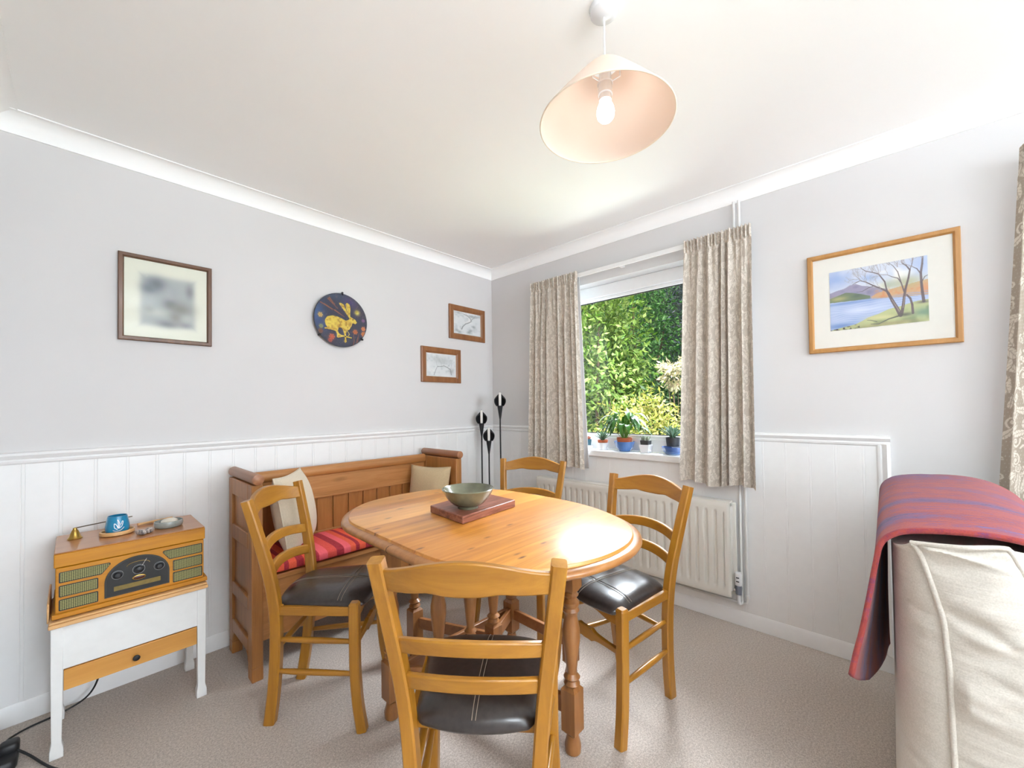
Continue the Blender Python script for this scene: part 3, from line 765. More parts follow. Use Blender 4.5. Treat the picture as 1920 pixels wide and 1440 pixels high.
# ------------------------------------------------------------------ retro radio
t = thing('retro_radio', 'yellow wood cased retro radio with arched black dial on the white side table', 'radio', (-2.31,-.2,.4745))
rx0, rx1, ry0, ry1 = -2.521, -2.090, -.352, -.045
b = MB(); b.box(rx0+.004, rx1-.004, ry0+.004, ry1, .488, .652); b.build('case', M['radio_front'], t, bevel=.003)
b = MB(); b.box(rx0-.004, rx1+.006, ry0-.010, ry1, .478, .494); b.box(rx0+.02, rx1-.02, ry0+.01, ry1-.01, .4747, .478)
b.build('plinth', M['radio_front'], t, bevel=.004)
b = MB(); b.box(rx0, rx1, ry0, ry1, .654, .702)
ld = b.build('lid', M['radio_front'], t, bevel=.003)
b = MB(); b.box(rx0+.001, rx1-.001, ry0+.001, ry1-.001, .702, .706); b.build('lid_panel', M['radio_top'], ld, bevel=.002)
yf = ry0+.004
U = lambda u: rx0+.004+u*(rx1-rx0-.008)          # 0..1 across the front
def plate(poly, y0, y1): return MB().prism(poly, lambda a, z, q: (a, q, z), y0, y1)
def roundpoly(pts, r, n=4):
    out = []
    for i in range(len(pts)):
        p0 = Vector(pts[i-1]+(0,)); p = Vector(pts[i]+(0,)); p1 = Vector(pts[(i+1) % len(pts)]+(0,))
        a = (p0-p).normalized()*r; c_ = (p1-p).normalized()*r
        for k in range(n+1):
            s_ = k/n; q = p+a*(1-s_)**2+c_*s_**2; out.append((q.x, q.y))
    return out
gr = [[(U(.026),.601),(U(.270),.601),(U(.326),.629),(U(.318),.634),(U(.026),.634)],
      [(U(.026),.551),(U(.245),.551),(U(.245),.586),(U(.026),.586)], [(U(.026),.503),(U(.245),.503),(U(.245),.537),(U(.026),.537)],
      [(U(.981),.602),(U(.981),.636),(U(.694),.636),(U(.686),.630),(U(.735),.602)],
      [(U(.981),.551),(U(.981),.588),(U(.765),.588),(U(.765),.551)], [(U(.981),.503),(U(.981),.539),(U(.765),.539),(U(.765),.503)]]
for p in gr:
    p = roundpoly(p, .004)
    cx = sum(a for a, c_ in p)/len(p); cz = sum(c_ for a, c_ in p)/len(p)
    hx = max(abs(q[0]-cx) for q in p); hz = max(abs(q[1]-cz) for q in p)
    big = [(cx+(a-cx)*(1+.0028/hx), cz+(c_-cz)*(1+.0028/hz)) for a, c_ in p]
    o = plate(big, yf-.0012, yf+.001).build('grille_frame', M['black'], t, smooth=0)
    plate(p, yf-.0022, yf).build('speaker_grille', M['grille'], o, smooth=0)
dc = U(.511); dwid = (U(.732)-U(.290))/2
def dial(s, z0, zs, h): return [(dc-dwid*s, z0), (dc+dwid*s, z0)]+[(dc+dwid*s*cos(pi*k/28), zs+(h-zs)*sin(pi*k/28)) for k in range(0, 29)]
fr = plate(dial(1, .505, .560, .641), yf-.003, yf+.001).build('dial_frame', plain('pewter_dial', (.028,.025,.022), .5, 0, var=.15), t, smooth=0)
plate(dial(.945, .510, .560, .6365), yf-.0038, yf-.002).build('dial_face', plain('dial_face', (.010,.0095,.009), .5, var=.2), fr, smooth=0)
plate([(U(.349),.524),(U(.667),.524),(U(.667),.541),(U(.349),.541)], yf-.0048, yf-.003).build('tuning_window', plain('amber_window', lin(120,100,44), .3, var=.15, nscale=60), fr, smooth=0)
for uu, dz, r in ((.372,.584,.0125),(.513,.589,.0140),(.657,.584,.0125)):
    dx = U(uu)-dc
    k_ = MB().lathe([(r*1.25,0),(r*1.25,-.003),(r*.9,-.004),(r*.85,-.014),(r*.6,-.017),(0,-.0175)], (dc+dx, yf-.0035, dz), 20, 'y').build('knob', M['black'], t)
    MB().lathe([(r*1.32,-.001),(r*1.32,-.0035),(r*1.22,-.0035),(r*1.22,-.001)], (dc+dx, yf-.0035, dz), 20, 'y').build('knob_ring', plain('dull_chrome', (.22,.22,.22), .35, 1), k_)
MB().tube([(dc+.033*cos(pi+pi*k/14*1.0), yf-.0045, .607+.013*sin(pi*k/14)) for k in range(15)]+[(dc+.033, yf-.0045, .607)], .0008, 5).build('scale_arc', M['brass'], fr)
MB().tube([(dc+.010, yf-.006, .600), (dc+.024, yf-.006, .625)], .0012, 6).build('needle', M['chrome'], fr)
bd = MB().ball((dc+.002, yf-.004, .557), .020, .0018, .0095, 8); bd.build('badge_rim', M['brass'], fr)
MB().ball((dc+.002, yf-.0052, .557), .0165, .0015, .0068, 8).build('badge', plain('dark_red_badge', (.05,.008,.008), .3), fr)
# things on the radio
ZR = .7062
t = thing('candle_snuffer', 'small brass bell candle snuffer with a long handle at the left of the radio top', 'candle snuffer', (-2.47,-.15,ZR))
MB().lathe([(.021,0),(.022,.002),(.017,.008),(.013,.020),(.009,.032),(.006,.036),(.006,.041),(0,.043)], (-2.470,-.150,ZR), 20).build('bell', M['brass'], t)
MB().tube([(-2.472,-.150,ZR+.041),(-2.30,-.085,ZR+.041)], .0022, 8).build('handle', plain('dull_bronze', lin(110,100,88), .35, 1), t)
tag(MB().lathe([(0,.0),(.048,.0),(.053,.004),(.053,.015),(.049,.017),(.046,.015),(.045,.007),(0,.006)], (-2.352,-.195,ZR), 36).build('wooden_coaster', M['light_wood'], smooth=40), 'round rimmed pale wooden coaster under the blue cup', 'coaster')
t = thing('tealight_cup', 'blue glass cup with a white engraved leaf, standing in the wooden coaster', 'cup', (-2.352,-.195,ZR+.0065))
cz = ZR+.0065; cw = MB(); cw.lathe([(.030,0),(.034,.003),(.0375,.014),(.037,.030),(.033,.052),(.0295,.068),(.0275,.068),(.031,.052),(.034,.030),(.034,.014),(0,.008)], (-2.352,-.195,cz), 36).build('body', M['glassblue'], t, smooth=50)
def on_cup(a, h):     # a = angle from the camera-facing direction
    d = Vector((CAM.x+2.352, CAM.y+.195, 0)).normalized(); al = math.atan2(d.y, d.x)+a
    r = np.interp(h, [0,.003,.014,.030,.052,.068], [.030,.034,.0375,.037,.033,.0295])+.0004
    return (-2.352+r*cos(al), -.195+r*sin(al), cz+h)
lf = MB()
for pts in ([(-.35,.016),(-.1,.012),(.25,.014),(.55,.024)], [(.0,.018),(-.22,.026),(-.25,.042),(-.05,.034),(.05,.022)], [(.05,.022),(.08,.044),(.0,.056),(.12,.050),(.2,.036),(.1,.022)], [(.12,.022),(.36,.030),(.5,.046),(.42,.048),(.3,.036)]):
    lf.tube([on_cup(a, h) for a, h in [(p.x, p.y) for p in crom([(a, h, 0) for a, h in pts], 6)]], .0011, 6)
lf.build('leaf_engraving', M['whitepot'], t)
t = tag(MB().lathe([(.0,.002),(.040,.0),(.047,.004),(.050,.014),(.048,.026),(.0445,.027),(.044,.014),(.040,.009),(0,.008)], (-2.195,-.225,ZR), 36).build('pottery_dish', M['dish'], smooth=50), 'small silvery grey glazed dish at the right of the radio top', 'dish')
tag(MB().ball((-2.192,-.222,ZR+.022), .030, .026, .013, 10).build('pale_shell', M['soap']), 'pale rounded shell lying in the grey dish', 'shell')
def marble(name, c0, c1):
    m, nt, b = new_mat(name); f = noise(nt, coords(nt, (60, 60, 8)), 3, 3); nt.links.new(ramp(nt, f, [(.42, c0), (.56, c1)], 'LINEAR'), b.inputs['Base Color']); b.inputs['Roughness'].default_value = .5; return m
sm1 = marble('striped_stone', lin(70,62,66), lin(196,184,176))
for i, (x, y, a, lab) in enumerate(((-2.287,-.285,20,'small grey striped stone between coaster and dish, the left one of the pair'), (-2.262,-.272,-15,'small dark striped stone between coaster and dish, the right one of the pair'))):
    o = MB().ball((0,0,.009), .013, .026, .0088, 8, .7, .7).build('striped_stone', sm1); o.location = (x, y, ZR); o.rotation_euler = (0,0,R(a))
    tag(o, lab, 'stone', 'striped stones on the radio')
tag(MB().sweep([(-2.285,-.115,ZR+.0065),(-2.165,-.085,ZR+.0065)], circ(.006, 8)).build('wooden_stick', M['light_wood']), 'short pale wooden stick lying behind the grey dish on the radio', 'stick')

# lead and plug block at the lower left
cab = crom([(-2.393,-.114,.30),(-2.396,-.112,.15),(-2.425,-.075,.045),(-2.49,-.062,.006),(-2.585,-.085,.005),(-2.632,-.115,.005),(-2.640,-.165,.012),(-2.640,-.19,.03)], 8)
tag(MB().tube(cab, .0035, 8).build('power_cord', M['cable'], smooth=60), 'black power cord running down behind the white table and along the carpet', 'cord')
t = thing('plug_block', 'black extension block with a plug on the carpet at the lower left', 'plug', (-2.64,-.25,0))
m_ = MB().ball((-2.645,-.265,.021), .045, .075, .020, 10, .35, .35); m_.build('block', M['black'], t, smooth=50)
m_ = MB().ball((-2.622,-.262,.050), .024, .026, .019, 10, .5, .5); m_.build('plug_top', M['black'], t, smooth=50)
MB().tube(crom([(-2.610,-.275,.045),(-2.575,-.31,.02),(-2.53,-.40,.006),(-2.47,-.52,.005),(-2.42,-.70,.005)], 8), .0038, 8).build('lead', M['cable'], t, smooth=60)
MB().tube(crom([(-2.64,-.325,.02),(-2.63,-.37,.008),(-2.58,-.46,.005),(-2.52,-.62,.005)], 8), .0038, 8).build('lead', M['cable'], t, smooth=60)

# ------------------------------------------------------------------ iron calla-lily candle stand in the corner
t = thing('candle_stand', 'black iron floor candle stand with three lily shaped holders in the corner', 'candle holder', (-.2,-.19,0))
MB().lathe([(.0,.0),(.115,.0),(.118,.006),(.11,.012),(.02,.016),(.0,.016)], (-.205,-.185,0), 36).build('base', M['iron'], t)
vd = Vector((CAM.x+.2, CAM.y+.2, 0)).normalized(); vs_ = Vector((-vd.y, vd.x, 0))
cand = []
for (x, y, zt, lab) in ((-.225,-.095,1.185,'white candle in the middle-height iron lily, left of the three'), (-.195,-.278,1.325,'white candle in the tallest iron lily, right of the three'), (-.225,-.178,1.048,'white candle in the lowest iron lily, between the two taller ones')):
    zc = zt-.085               # cup rim height
    bx_, by_ = -.205+(x+.205)*.55, -.185+(y+.185)*.55
    st = MB().tube([(bx_,by_,.012),(x,y,.35),(x,y,zc-.13)], .0058, 8)
    st.lathe([(.006,zc-.135),(.009,zc-.115),(.021,zc-.035),(.023,zc-.026)], (x,y,0), 14, cap=False)
    so = st.build('stem', M['iron'], t, smooth=50)
    # open spathe standing up behind the candle
    def pet(u, v):
        a = (u-.5)*pi*1.25; hgt = v
        rr = .020+.024*max(0, sin(pi*min(1, hgt*.9+.06)))**.65
        w_ = sin(a)*(rr+.004*hgt)*(1.0-.55*(max(0, hgt-.6)/.4)**2); dpt = -cos(a)*rr*.8
        tip = .078*hgt+.020*hgt*cos(a)
        p = Vector((x, y, 0))+vs_*w_+vd*dpt; return (p.x, p.y, zc-.03+tip*1.05)
    MB().grid(15, 9, pet).build('lily_cup', M['iron'], so, solid=.0022, smooth=60)
    p = Vector((x, y, 0))+vd*.004
    cd = thing('taper_candle', lab, 'candle', (p.x, p.y, zc-.04), group='candles in the iron stand')
    MB().lathe([(.0085,zc-.040),(.0105,zc-.01),(.0108,zc+.068),(.008,zc+.076),(0,zc+.078)], (p.x,p.y,0), 14).build('wax', M['wax'], cd)
    MB().tube([(p.x,p.y,zc+.075),(p.x+.001,p.y,zc+.084)], .0009, 5).build('wick', M['black'], cd)

# ------------------------------------------------------------------ radiator, valve and pipes
t = thing('radiator', 'cream double panel radiator on the right wall under the window', 'radiator', (-.07,-1.2,.17))
ry0, ry1, rz0, rz1 = -1.885, -.560, .172, .672
NF = 27; pit = (ry1-ry0-.05)/NF
def rad_front(u, v):
    y = ry0+u*(ry1-ry0); z = rz0+v*(rz1-rz0)
    q = (y-(ry0+.025))/pit; inside = 0 <= q <= NF
    e = abs(q-math.floor(q)-.5)*2   # 1 at rib boundary
    g = max(0, 1-((1-e)/.38)**2) if inside and e > .62 else 0
    ze = min(z-(rz0+.045), (rz1-.05)-z); g *= max(0, min(1, ze/.005))
    r = min(1, min(y-ry0, ry1-y, z-rz0, rz1-z)/.008); 
    return (-.099-.004*r+.014*g, y, z)
m_ = MB().grid(NF*10+1, 44, rad_front); m_.f = [f[::-1] for f in m_.f]
m_.box(-.093, -.080, ry0, ry1, rz0, rz1)
m_.build('front_panel', M['cream'], t, smooth=60)
b = MB(); b.box(-.050, -.036, ry0-.02, ry1+.02, rz0, rz1-.005); b.build('rear_panel', M['cream'], t, bevel=.004)
b = MB(); b.box(-.096, -.036, ry0-.002, ry1, rz1-.004, rz1+.006)
b.box(-.090, -.040, ry0-.004, ry0+.002, rz0+.03, rz1-.02); b.build('top_grille', M['cream'], t, bevel=.002)
b = MB()
for y in (ry0+.2, ry1-.2): b.box(-.036, -.0105, y-.02, y+.02, rz0+.05, rz1-.05)
b.build('wall_bracket', M['cream'], t)
t = thing('radiator_valve', 'white and grey thermostatic valve at the right bottom corner of the radiator', 'valve', (-.07,-1.913,.13))
vx, vy = -.070, -1.916
MB().lathe([(.014,.236),(.0175,.240),(.018,.262),(.017,.268),(.018,.272),(.018,.296),(.015,.304),(0,.305)], (vx,vy,0), 18).build('thermostat_head', M['whitepot'], t)
b = MB()
for z in (.282, .262): b.box(vx-.0195, vx-.0165, vy-.007, vy+.007, z-.003, z+.002)
b.build('index_window', M['black'], t, smooth=0)
MB().lathe([(.015,.190),(.016,.205),(.0175,.225),(.016,.237),(.012,.238)], (vx,vy,0), 16).build('valve_body', M['greyplastic'], t)
MB().tube([(vx,vy,.208),(vx,vy+.034,.208)], .008, 10).build('union_nut', M['chrome'], t)
MB().tube(crom([(vx,vy,.190),(vx,vy,.155),(vx+.01,vy-.002,.138),(vx+.035,vy-.004,.132)], 5), .0085, 10).build('tail_pipe', M['whitepot'], t)
pp = crom([(-.030,-1.948,2.306),(-.030,-1.948,.9),(-.030,-1.948,.17)], 4)+[Vector((-.030,-1.948,.150)), Vector((-.030,-1.944,.139)), Vector((-.030,-1.935,.134)), Vector((-.030,-1.92,.132)), Vector((-.030,-.62,.132))]
t = thing('heating_pipe', 'painted heating pipe running down the right wall from ceiling and along under the radiator', 'pipe', (-.03,-1.948,.13))
MB().tube(pp, .0078, 12).build('pipe', M['pipe'], t, smooth=60)
MB().lathe([(.009,.0),(.0105,.002),(.0105,.020),(.009,.022)], (-.030,-1.948,.16), 14).build('elbow_collar', M['pipe'], t)
t = thing('heating_pipe', 'second painted pipe beside it, ending at the radiator valve', 'pipe', (-.03,-1.925,.14), group=None)
MB().tube([(-.030,-1.923,2.306),(-.030,-1.923,.145),(-.040,-1.92,.136)], .0072, 12).build('pipe', M['pipe'], t, smooth=60)
# ------------------------------------------------------------------ curtains
def lin3(a): 
    a = np.asarray(a, float)/255.; return np.where(a <= .04045, a/12.92, ((a+.055)/1.055)**2.4)
def make_tile(w, h, seed=3):
    """leaf and scroll brocade drawn at one pixel a millimetre, tiling"""
    rng = np.random.RandomState(seed); T = np.zeros((h, w))
    yy, xx = np.mgrid[0:h, 0:w]
    def put(mask_fn, cx, cy, r, val):
        y0, x0 = int(cy), int(cx); r = int(r)+2
        ys = np.arange(y0-r, y0+r+1); xs = np.arange(x0-r, x0+r+1)
        X, Y = np.meshgrid(xs-cx, ys-cy); m = mask_fn(X, Y)
        I = np.ix_(ys % h, xs % w); T[I] = np.where(m, val, T[I])
    T += 0
    # fine dotted ground
    T[((yy//2) % 4 == 0) & (((xx+(yy//8 % 2)*3)//2) % 4 == 0)] = .45
    def leaf(cx, cy, L, wd, a):
        c_, s_ = math.cos(a), math.sin(a)
        def shp(X, Y, g=0):
            u = (X*c_+Y*s_)/L; v = (-X*s_+Y*c_-wd*.25*np.sin(u*2)); e = (wd+g)*np.sqrt(np.clip(1-u*u, 0, 1))*(1-.45*u)
            return (np.abs(u) < 1) & (np.abs(v) < e)
        put(lambda X, Y: shp(X, Y, 3), cx, cy, L+6, 0)
        put(shp, cx, cy, L+6, 1)
        put(lambda X, Y: shp(X, Y) & ((np.abs(-X*s_+Y*c_-wd*.25*np.sin((X*c_+Y*s_)/L*2)) < 1.1) | (np.abs(((X*c_+Y*s_)*1.0+np.abs(-X*s_+Y*c_)*.8) % 8-4) < .8)), cx, cy, L+6, .25)
    def scroll(cx, cy, Rr, a0, d):
        def f(X, Y, g=0):
            r = np.hypot(X, Y); th = (d*np.arctan2(Y, X)-a0) % (2*pi)
            m = np.zeros_like(r, bool)
            for k in range(3):
                rr = Rr*np.exp(-.21*(th+2*pi*k)); m |= np.abs(r-rr) < (1.0+.16*rr**.75)+g
            return m & (r < Rr+4)
        put(lambda X, Y: f(X, Y, 2.2), cx, cy, Rr+6, 0); put(f, cx, cy, Rr+6, 1)
    def flower(cx, cy, r0):
        def f(X, Y):
            r = np.hypot(X, Y); th = np.arctan2(Y, X); return r < r0*(.72+.28*np.abs(np.cos(2.5*th)))
        put(lambda X, Y: np.hypot(X, Y) < r0+3, cx, cy, r0+5, 0)
        put(f, cx, cy, r0+4, 1); put(lambda X, Y: (np.abs(np.hypot(X, Y)-r0*.5) < 1.2) | (np.hypot(X, Y) < r0*.2), cx, cy, r0+4, .2)
    for i in range(int(w*h/640)):
        x, y = rng.rand()*w, rng.rand()*h; k = rng.rand()
        if k < .52: leaf(x, y, 15+13*rng.rand(), 5+4.5*rng.rand(), rng.rand()*2*pi)
        elif k < .84: scroll(x, y, 13+12*rng.rand(), rng.rand()*6.3, rng.choice([-1, 1]))
        else: flower(x, y, 8+6*rng.rand())
    return T
TILE = make_tile(300, 420)
TAUPE, CREAM = lin3((192,182,170)), lin3((228,220,209))
def curtain(name, label, yA, yB, zb, zt, K, fabric, seed, xc=-.085, amp=.050, step=.0028, inner=None, group=None, tones=None, mag=1.0):
    rnd = random.Random(seed); t_ = thing(name, label, 'curtain', (xc, (yA[0]+yB[0])/2, zb), group=group)
    nu = int(fabric/step); nv = int((zt-zb)/(step*1.35))
    U = np.linspace(0, 1, nu)[None, :].repeat(nv, 0); V = np.linspace(0, 1, nv)[:, None].repeat(nu, 1)
    j = [rnd.uniform(-1, 1) for _ in range(8)]
    th = 2*pi*K*(U+.045*np.sin(2*pi*(1.3*U)+j[0])+.028*np.sin(2*pi*3.1*U+j[1]))+j[2]
    f1 = .5+.5*np.sin(th+.75*np.sin(th))
    f2 = .5+.5*np.sin(2*pi*K*1.5*(U+.02*np.sin(9*U+j[4]))+j[3])
    f3 = .5+.5*np.sin(2*pi*K*3.1*U+j[5]+.8*np.sin(2*pi*2*U))
    wt = np.clip((V-.70)/.22, 0, 1); wt = wt*wt*(3-2*wt); hd = np.clip((V-.945)/.012, 0, 1)
    A = amp*(1-.35*V)
    X = xc-A*((1-wt)*f1+wt*(.55*f1+.45*f2))*(1-.55*hd)-hd*.016*f3+amp*.5
    pinch = np.exp(-((V-.942)/.010)**2); X += pinch*.006*f3
    ya = yA[1]+(yA[0]-yA[1])*(1-V)**1.1; yb = yB[1]+(yB[0]-yB[1])*(1-V)**1.1
    Y = ya+(yb-ya)*(U+.35/(2*pi*K)*np.sin(2*th+.4)*(1-hd)*.6)
    zlow = zb+.010*np.sin(2*pi*U*1.5+j[6])
    Z = zlow+(zt+.004*f3*hd-zlow)*V
    fx = (U*fabric*1000/mag).astype(int); fz = ((1-V)*(zt-zb)*1000/mag).astype(int)
    tv = TILE[fz % 420, (fx+37*seed) % 300]
    ta, cr_ = tones or (TAUPE, CREAM); C = ta[None, None, :]*(1-tv[..., None])+cr_[None, None, :]*tv[..., None]
    m_ = MB(); m_.v = list(zip(X.ravel(), Y.ravel(), Z.ravel()))
    idx = np.arange(nu*nv).reshape(nv, nu)
    m_.f = [tuple(q) for q in np.stack([idx[:-1,:-1], idx[:-1,1:], idx[1:,1:], idx[1:,:-1]], -1).reshape(-1, 4).tolist()]
    cl = m_.build('drape', M['fabric'], t_, colors=C.reshape(-1, 3), smooth=180)
    # pale lining hanging behind, showing past the inner edge
    if inner:
        s_ = inner
        def lf(u, v):
            y0 = ya[0,0] if False else None
            yi = (yB[0]+(yB[1]-yB[0])*v) if s_ < 0 else (yA[0]+(yA[1]-yA[0])*v)
            yo = (yA[0]+(yA[1]-yA[0])*v) if s_ < 0 else (yB[0]+(yB[1]-yB[0])*v)
            y = yi+s_*(.004+.013*(1-v)) + (yo-yi)*u
            return (xc+amp*.5+.010+.004*sin(40*u), y, zb+.004+(zt-.03-zb)*v)
        MB().grid(40, 10, lf).build('lining', plain('pale_lining', (.74,.75,.78), .8, var=.02), cl, solid=.0012, smooth=60)
    # stitched heading tape
    return t_
GC = 'taupe leaf brocade curtains'
curtain('curtain', 'short taupe brocade curtain left of the garden window', (-.480,-.512), (-.975,-.933), .765, 2.150, 7, 1.15, 1, inner=-1, group=GC)
curtain('curtain', 'short taupe brocade curtain right of the garden window', (-1.630,-1.672), (-2.013,-2.013), .760, 2.146, 6, 1.00, 2, inner=1, group=GC)
curtain('curtain', 'long taupe brocade curtain at the right edge, behind the sofa', (-2.765,-2.895), (-3.10,-3.08), .02, 2.135, 2.2, .62, 3, xc=-.115, amp=.035, group=GC, tones=(lin3((156,144,130)), lin3((204,195,182))), step=.0019, mag=1.7)
b = MB(); b.box(-.060,-.036,-2.0,-.52,2.118,2.140); b.box(-.064,-.056,-2.0,-.52,2.112,2.120)
for y in (-.6,-1.25,-1.86): b.box(-.040,0,y-.012,y+.012,2.116,2.132)
tag(b.build('curtain_rail', M['white'], bevel=.002), 'white curtain rail over the garden window', 'curtain rail')

# ------------------------------------------------------------------ pots on the sill
ZS = .8955; GP = 'potted plants on the window sill'
def blade(path, w0, n=8, fold=.25):
    """an arching leaf blade along a path: returns verts/faces"""
    P = crom(path, 4); m_ = len(P); vs = []; fs = []
    for i, p in enumerate(P):
        t_ = (P[min(i+1, m_-1)]-P[max(i-1, 0)]).normalized(); s_ = t_.cross(Vector((0,0,1)))
        s_ = s_.normalized() if s_.length > 1e-4 else Vector((1,0,0)); nn = s_.cross(t_)
        u = i/(m_-1); w = w0*(max(0.02, sin(pi*min(1, u**.75*.97+.03))))
        vs += [p-s_*w+nn*w*fold, p, p+s_*w+nn*w*fold]
    for i in range(m_-1):
        a = i*3; fs += [(a, a+1, a+4, a+3), (a+1, a+2, a+5, a+4)]
    return vs, fs
def pot(name, prof, c, mat, par, n=28): return MB().lathe(prof, c, n).build(name, mat, par, smooth=45)
def cup(r0, r1, h, th=.004): return [(0,0),(r0,0),(r1,h),(r1-th,h),(r0-th*.8,th),(0,th)]
X_ = .040
def potted(label, y, pm, r0, r1, h, z, plant, x=X_):
    t_ = thing('potted_plant', label, 'potted plant', (x, y, z), group=GP)
    if pm == 'blackpot_sq':
        pr = MB().sweep([(x,y,z),(x,y,z+h)], [rect(2*r0,2*r0), rect(2*r1,2*r1)]); pr.build('pot', M['blackpot'], t_, bevel=.003)
    else:
        prf = [(0,0),(r0,0),(r1*.97,h*.78),(r1,h*.78),(r1,h),(r1-.004,h),(r0-.003,.004),(0,.004)] if pm == 'terra' else cup(r0, r1, h)
        pot('pot', prf, (x,y,z), M[pm], t_)
    MB().lathe([(0,0),(r1-.005,0),(r1-.007,.004),(0,.006)], (x,y,z+h*.80), 20).build('soil', M['soil'], t_)
    plant(t_, x, y, z+h*.84); return t_
def rosette(mat, n, L, wd, up, seed, fold=.4):
    def f(t_, x, y, z):
        rnd = random.Random(seed); m_ = MB()
        for k in range(n):
            a = 2.39996*k+rnd.uniform(-.2,.2); u = k/n; l = L*(1-.35*u)*rnd.uniform(.8,1.1); el = up+(.9*u)
            d = Vector((cos(a), sin(a), 0)); p0 = Vector((x, y, z))
            pts = [p0, p0+d*l*.4*cos(el)+Vector((0,0,l*.45*sin(el)+.004)), p0+d*l*.75*cos(el)+Vector((0,0,l*.8*sin(el)+.006)), p0+d*l*cos(el)*.95+Vector((0,0,l*sin(el)+.008))]
            v_, f_ = blade(pts, wd, fold=fold); m_.add(v_, f_)
        m_.build('leaves', M[mat], t_, solid=.0022, smooth=60)
    return f
def lily(t_, x, y, z):
    rnd = random.Random(5); m_ = MB(); st = MB()
    for k in range(46):
        a = 2.39996*k+rnd.uniform(-.3,.3); u = rnd.random(); d = Vector((cos(a)*(.36 if cos(a) > 0 else .8), sin(a), 0)); l = rnd.uniform(.11,.205)
        h = rnd.uniform(.09,.24)*(1.1-.3*l/.2); p0 = Vector((x+.01*cos(a), y+.012*sin(a), z))
        pm = p0+d*l*.38+Vector((0,0,h*.85)); pe = p0+d*l*.95+Vector((0,0,h*(.75-.5*u))); 
        st.tube([p0, p0.lerp(pm, .5)+Vector((0,0,.012)), pm], .0016, 5)
        v_, f_ = blade([pm, pm.lerp(pe, .35)+Vector((0,0,.018)), pm.lerp(pe, .7)+Vector((0,0,.010)), pe-Vector((0,0,.012))],     .0165, fold=.3); m_.add(v_, f_)
    m_.build('leaves', M['leaf_dark'], t_, smooth=60); st.build('stems', plain('leaf_stalk', lin(96,140,60), .5), t_)
def cactus(t_, x, y, z):
    rnd = random.Random(2); m_ = MB()
    for k in range(9):
        a = 2.4*k; r = .009*math.sqrt(k); m_.ball((x+r*cos(a), y+r*sin(a), z+.010+.006*rnd.random()), .0075, .0075, .016, 6)
    for k in range(60):
        a = rnd.random()*6.28; r = .024*math.sqrt(rnd.random()); p = Vector((x+r*cos(a), y+r*sin(a), z+.012)); m_.tube([p, p+Vector((cos(a)*.010, sin(a)*.010, .020*rnd.uniform(.7,1.2)))], .0006, 3)
    m_.build('cactus', plain('pale_cactus', lin(150,160,140), .7, var=.15), t_)
potted('red-tinged succulent in a small teal pot, leftmost on the sill', -.928, 'teal', .022, .029, .046, ZS+.022, rosette('leaf_red', 26, .036, .008, .25, 1))
potted('grey-green succulent in a low terracotta pot, second from the left on the sill', -1.050, 'terra', .028, .036, .040, ZS+.028, rosette('leaf_grey', 26, .080, .006, .45, 3))
potted('large peace lily with long dark leaves in the terracotta pot at the sill centre', -1.215, 'terra', .040, .050, .075, ZS+.016, lily)
potted('small pale cactus in a square black pot on the sill', -1.365, 'blackpot_sq', .024, .028, .046, ZS+.034, cactus)
potted('spiky aloe in a black pot standing in blue bowls, rightmost on the sill', -1.540, 'blackpot', .036, .042, .055, ZS+.050, rosette('leaf_grey', 30, .105, .006, .5, 9, .7))
def single(name, label, prof, y, mat, cat, x=X_, n=32): return tag(MB().lathe(prof, (x, y, ZS), n).build(name, M[mat], smooth=45), label, cat, None)
single('pot_saucer', 'white dish under the teal pot, leftmost on the sill', [(0,0),(.030,0),(.036,.004),(.038,.026),(.035,.026),(.033,.006),(0,.0065)], -.928, 'whitepot', 'dish')
single('plant_pot', 'white pot holding the low terracotta pot on the sill', [(0,0),(.029,0),(.0395,.050),(.0365,.050),(.027,.005),(0,.005)], -1.050, 'whitepot', 'pot')
single('blue_bowl', 'blue glazed bowl holding the peace lily pot on the sill', [(0,0),(.034,0),(.037,.006),(.058,.030),(.069,.062),(.072,.066),(.068,.066),(.055,.032),(.034,.011),(0,.010)], -1.215, 'bluepot', 'bowl')
cp = MB().sweep([(X_,-1.365,ZS),(X_,-1.365,ZS+.052)], [rect(.048,.048), rect(.066,.066)], caps=False)
k = cp.sweep([(X_,-1.365,ZS+.0518),(X_,-1.365,ZS+.006)], [rect(.061,.061), rect(.045,.045)], caps=False)
cp.f += [(3,2,1,0), (8+3,8+2,8+1,8+0)[::-1] if False else (12,13,14,15), (4,5,9,8),(5,6,10,9),(6,7,11,10),(7,4,8,11)]
tag(cp.build('plant_pot', M['whitepot'], smooth=30), 'square white pot holding the black cactus pot on the sill', 'pot')
single('blue_saucer', 'pale blue saucer at the very bottom under the rightmost plant', [(0,0),(.040,0),(.060,.018),(.0575,.018),(.039,.005),(0,.005)], -1.540, 'bluelight', 'saucer')
o = MB().lathe([(0,0),(.046,0),(.056,.006),(.066,.030),(.070,.040),(.0665,.040),(.054,.010),(0,.008)], (X_,-1.540,ZS+.0065), 32).build('blue_bowl', M['bluedark'], smooth=45)
tag(o, 'dark blue bowl stacked in the pale saucer under the rightmost aloe', 'bowl')

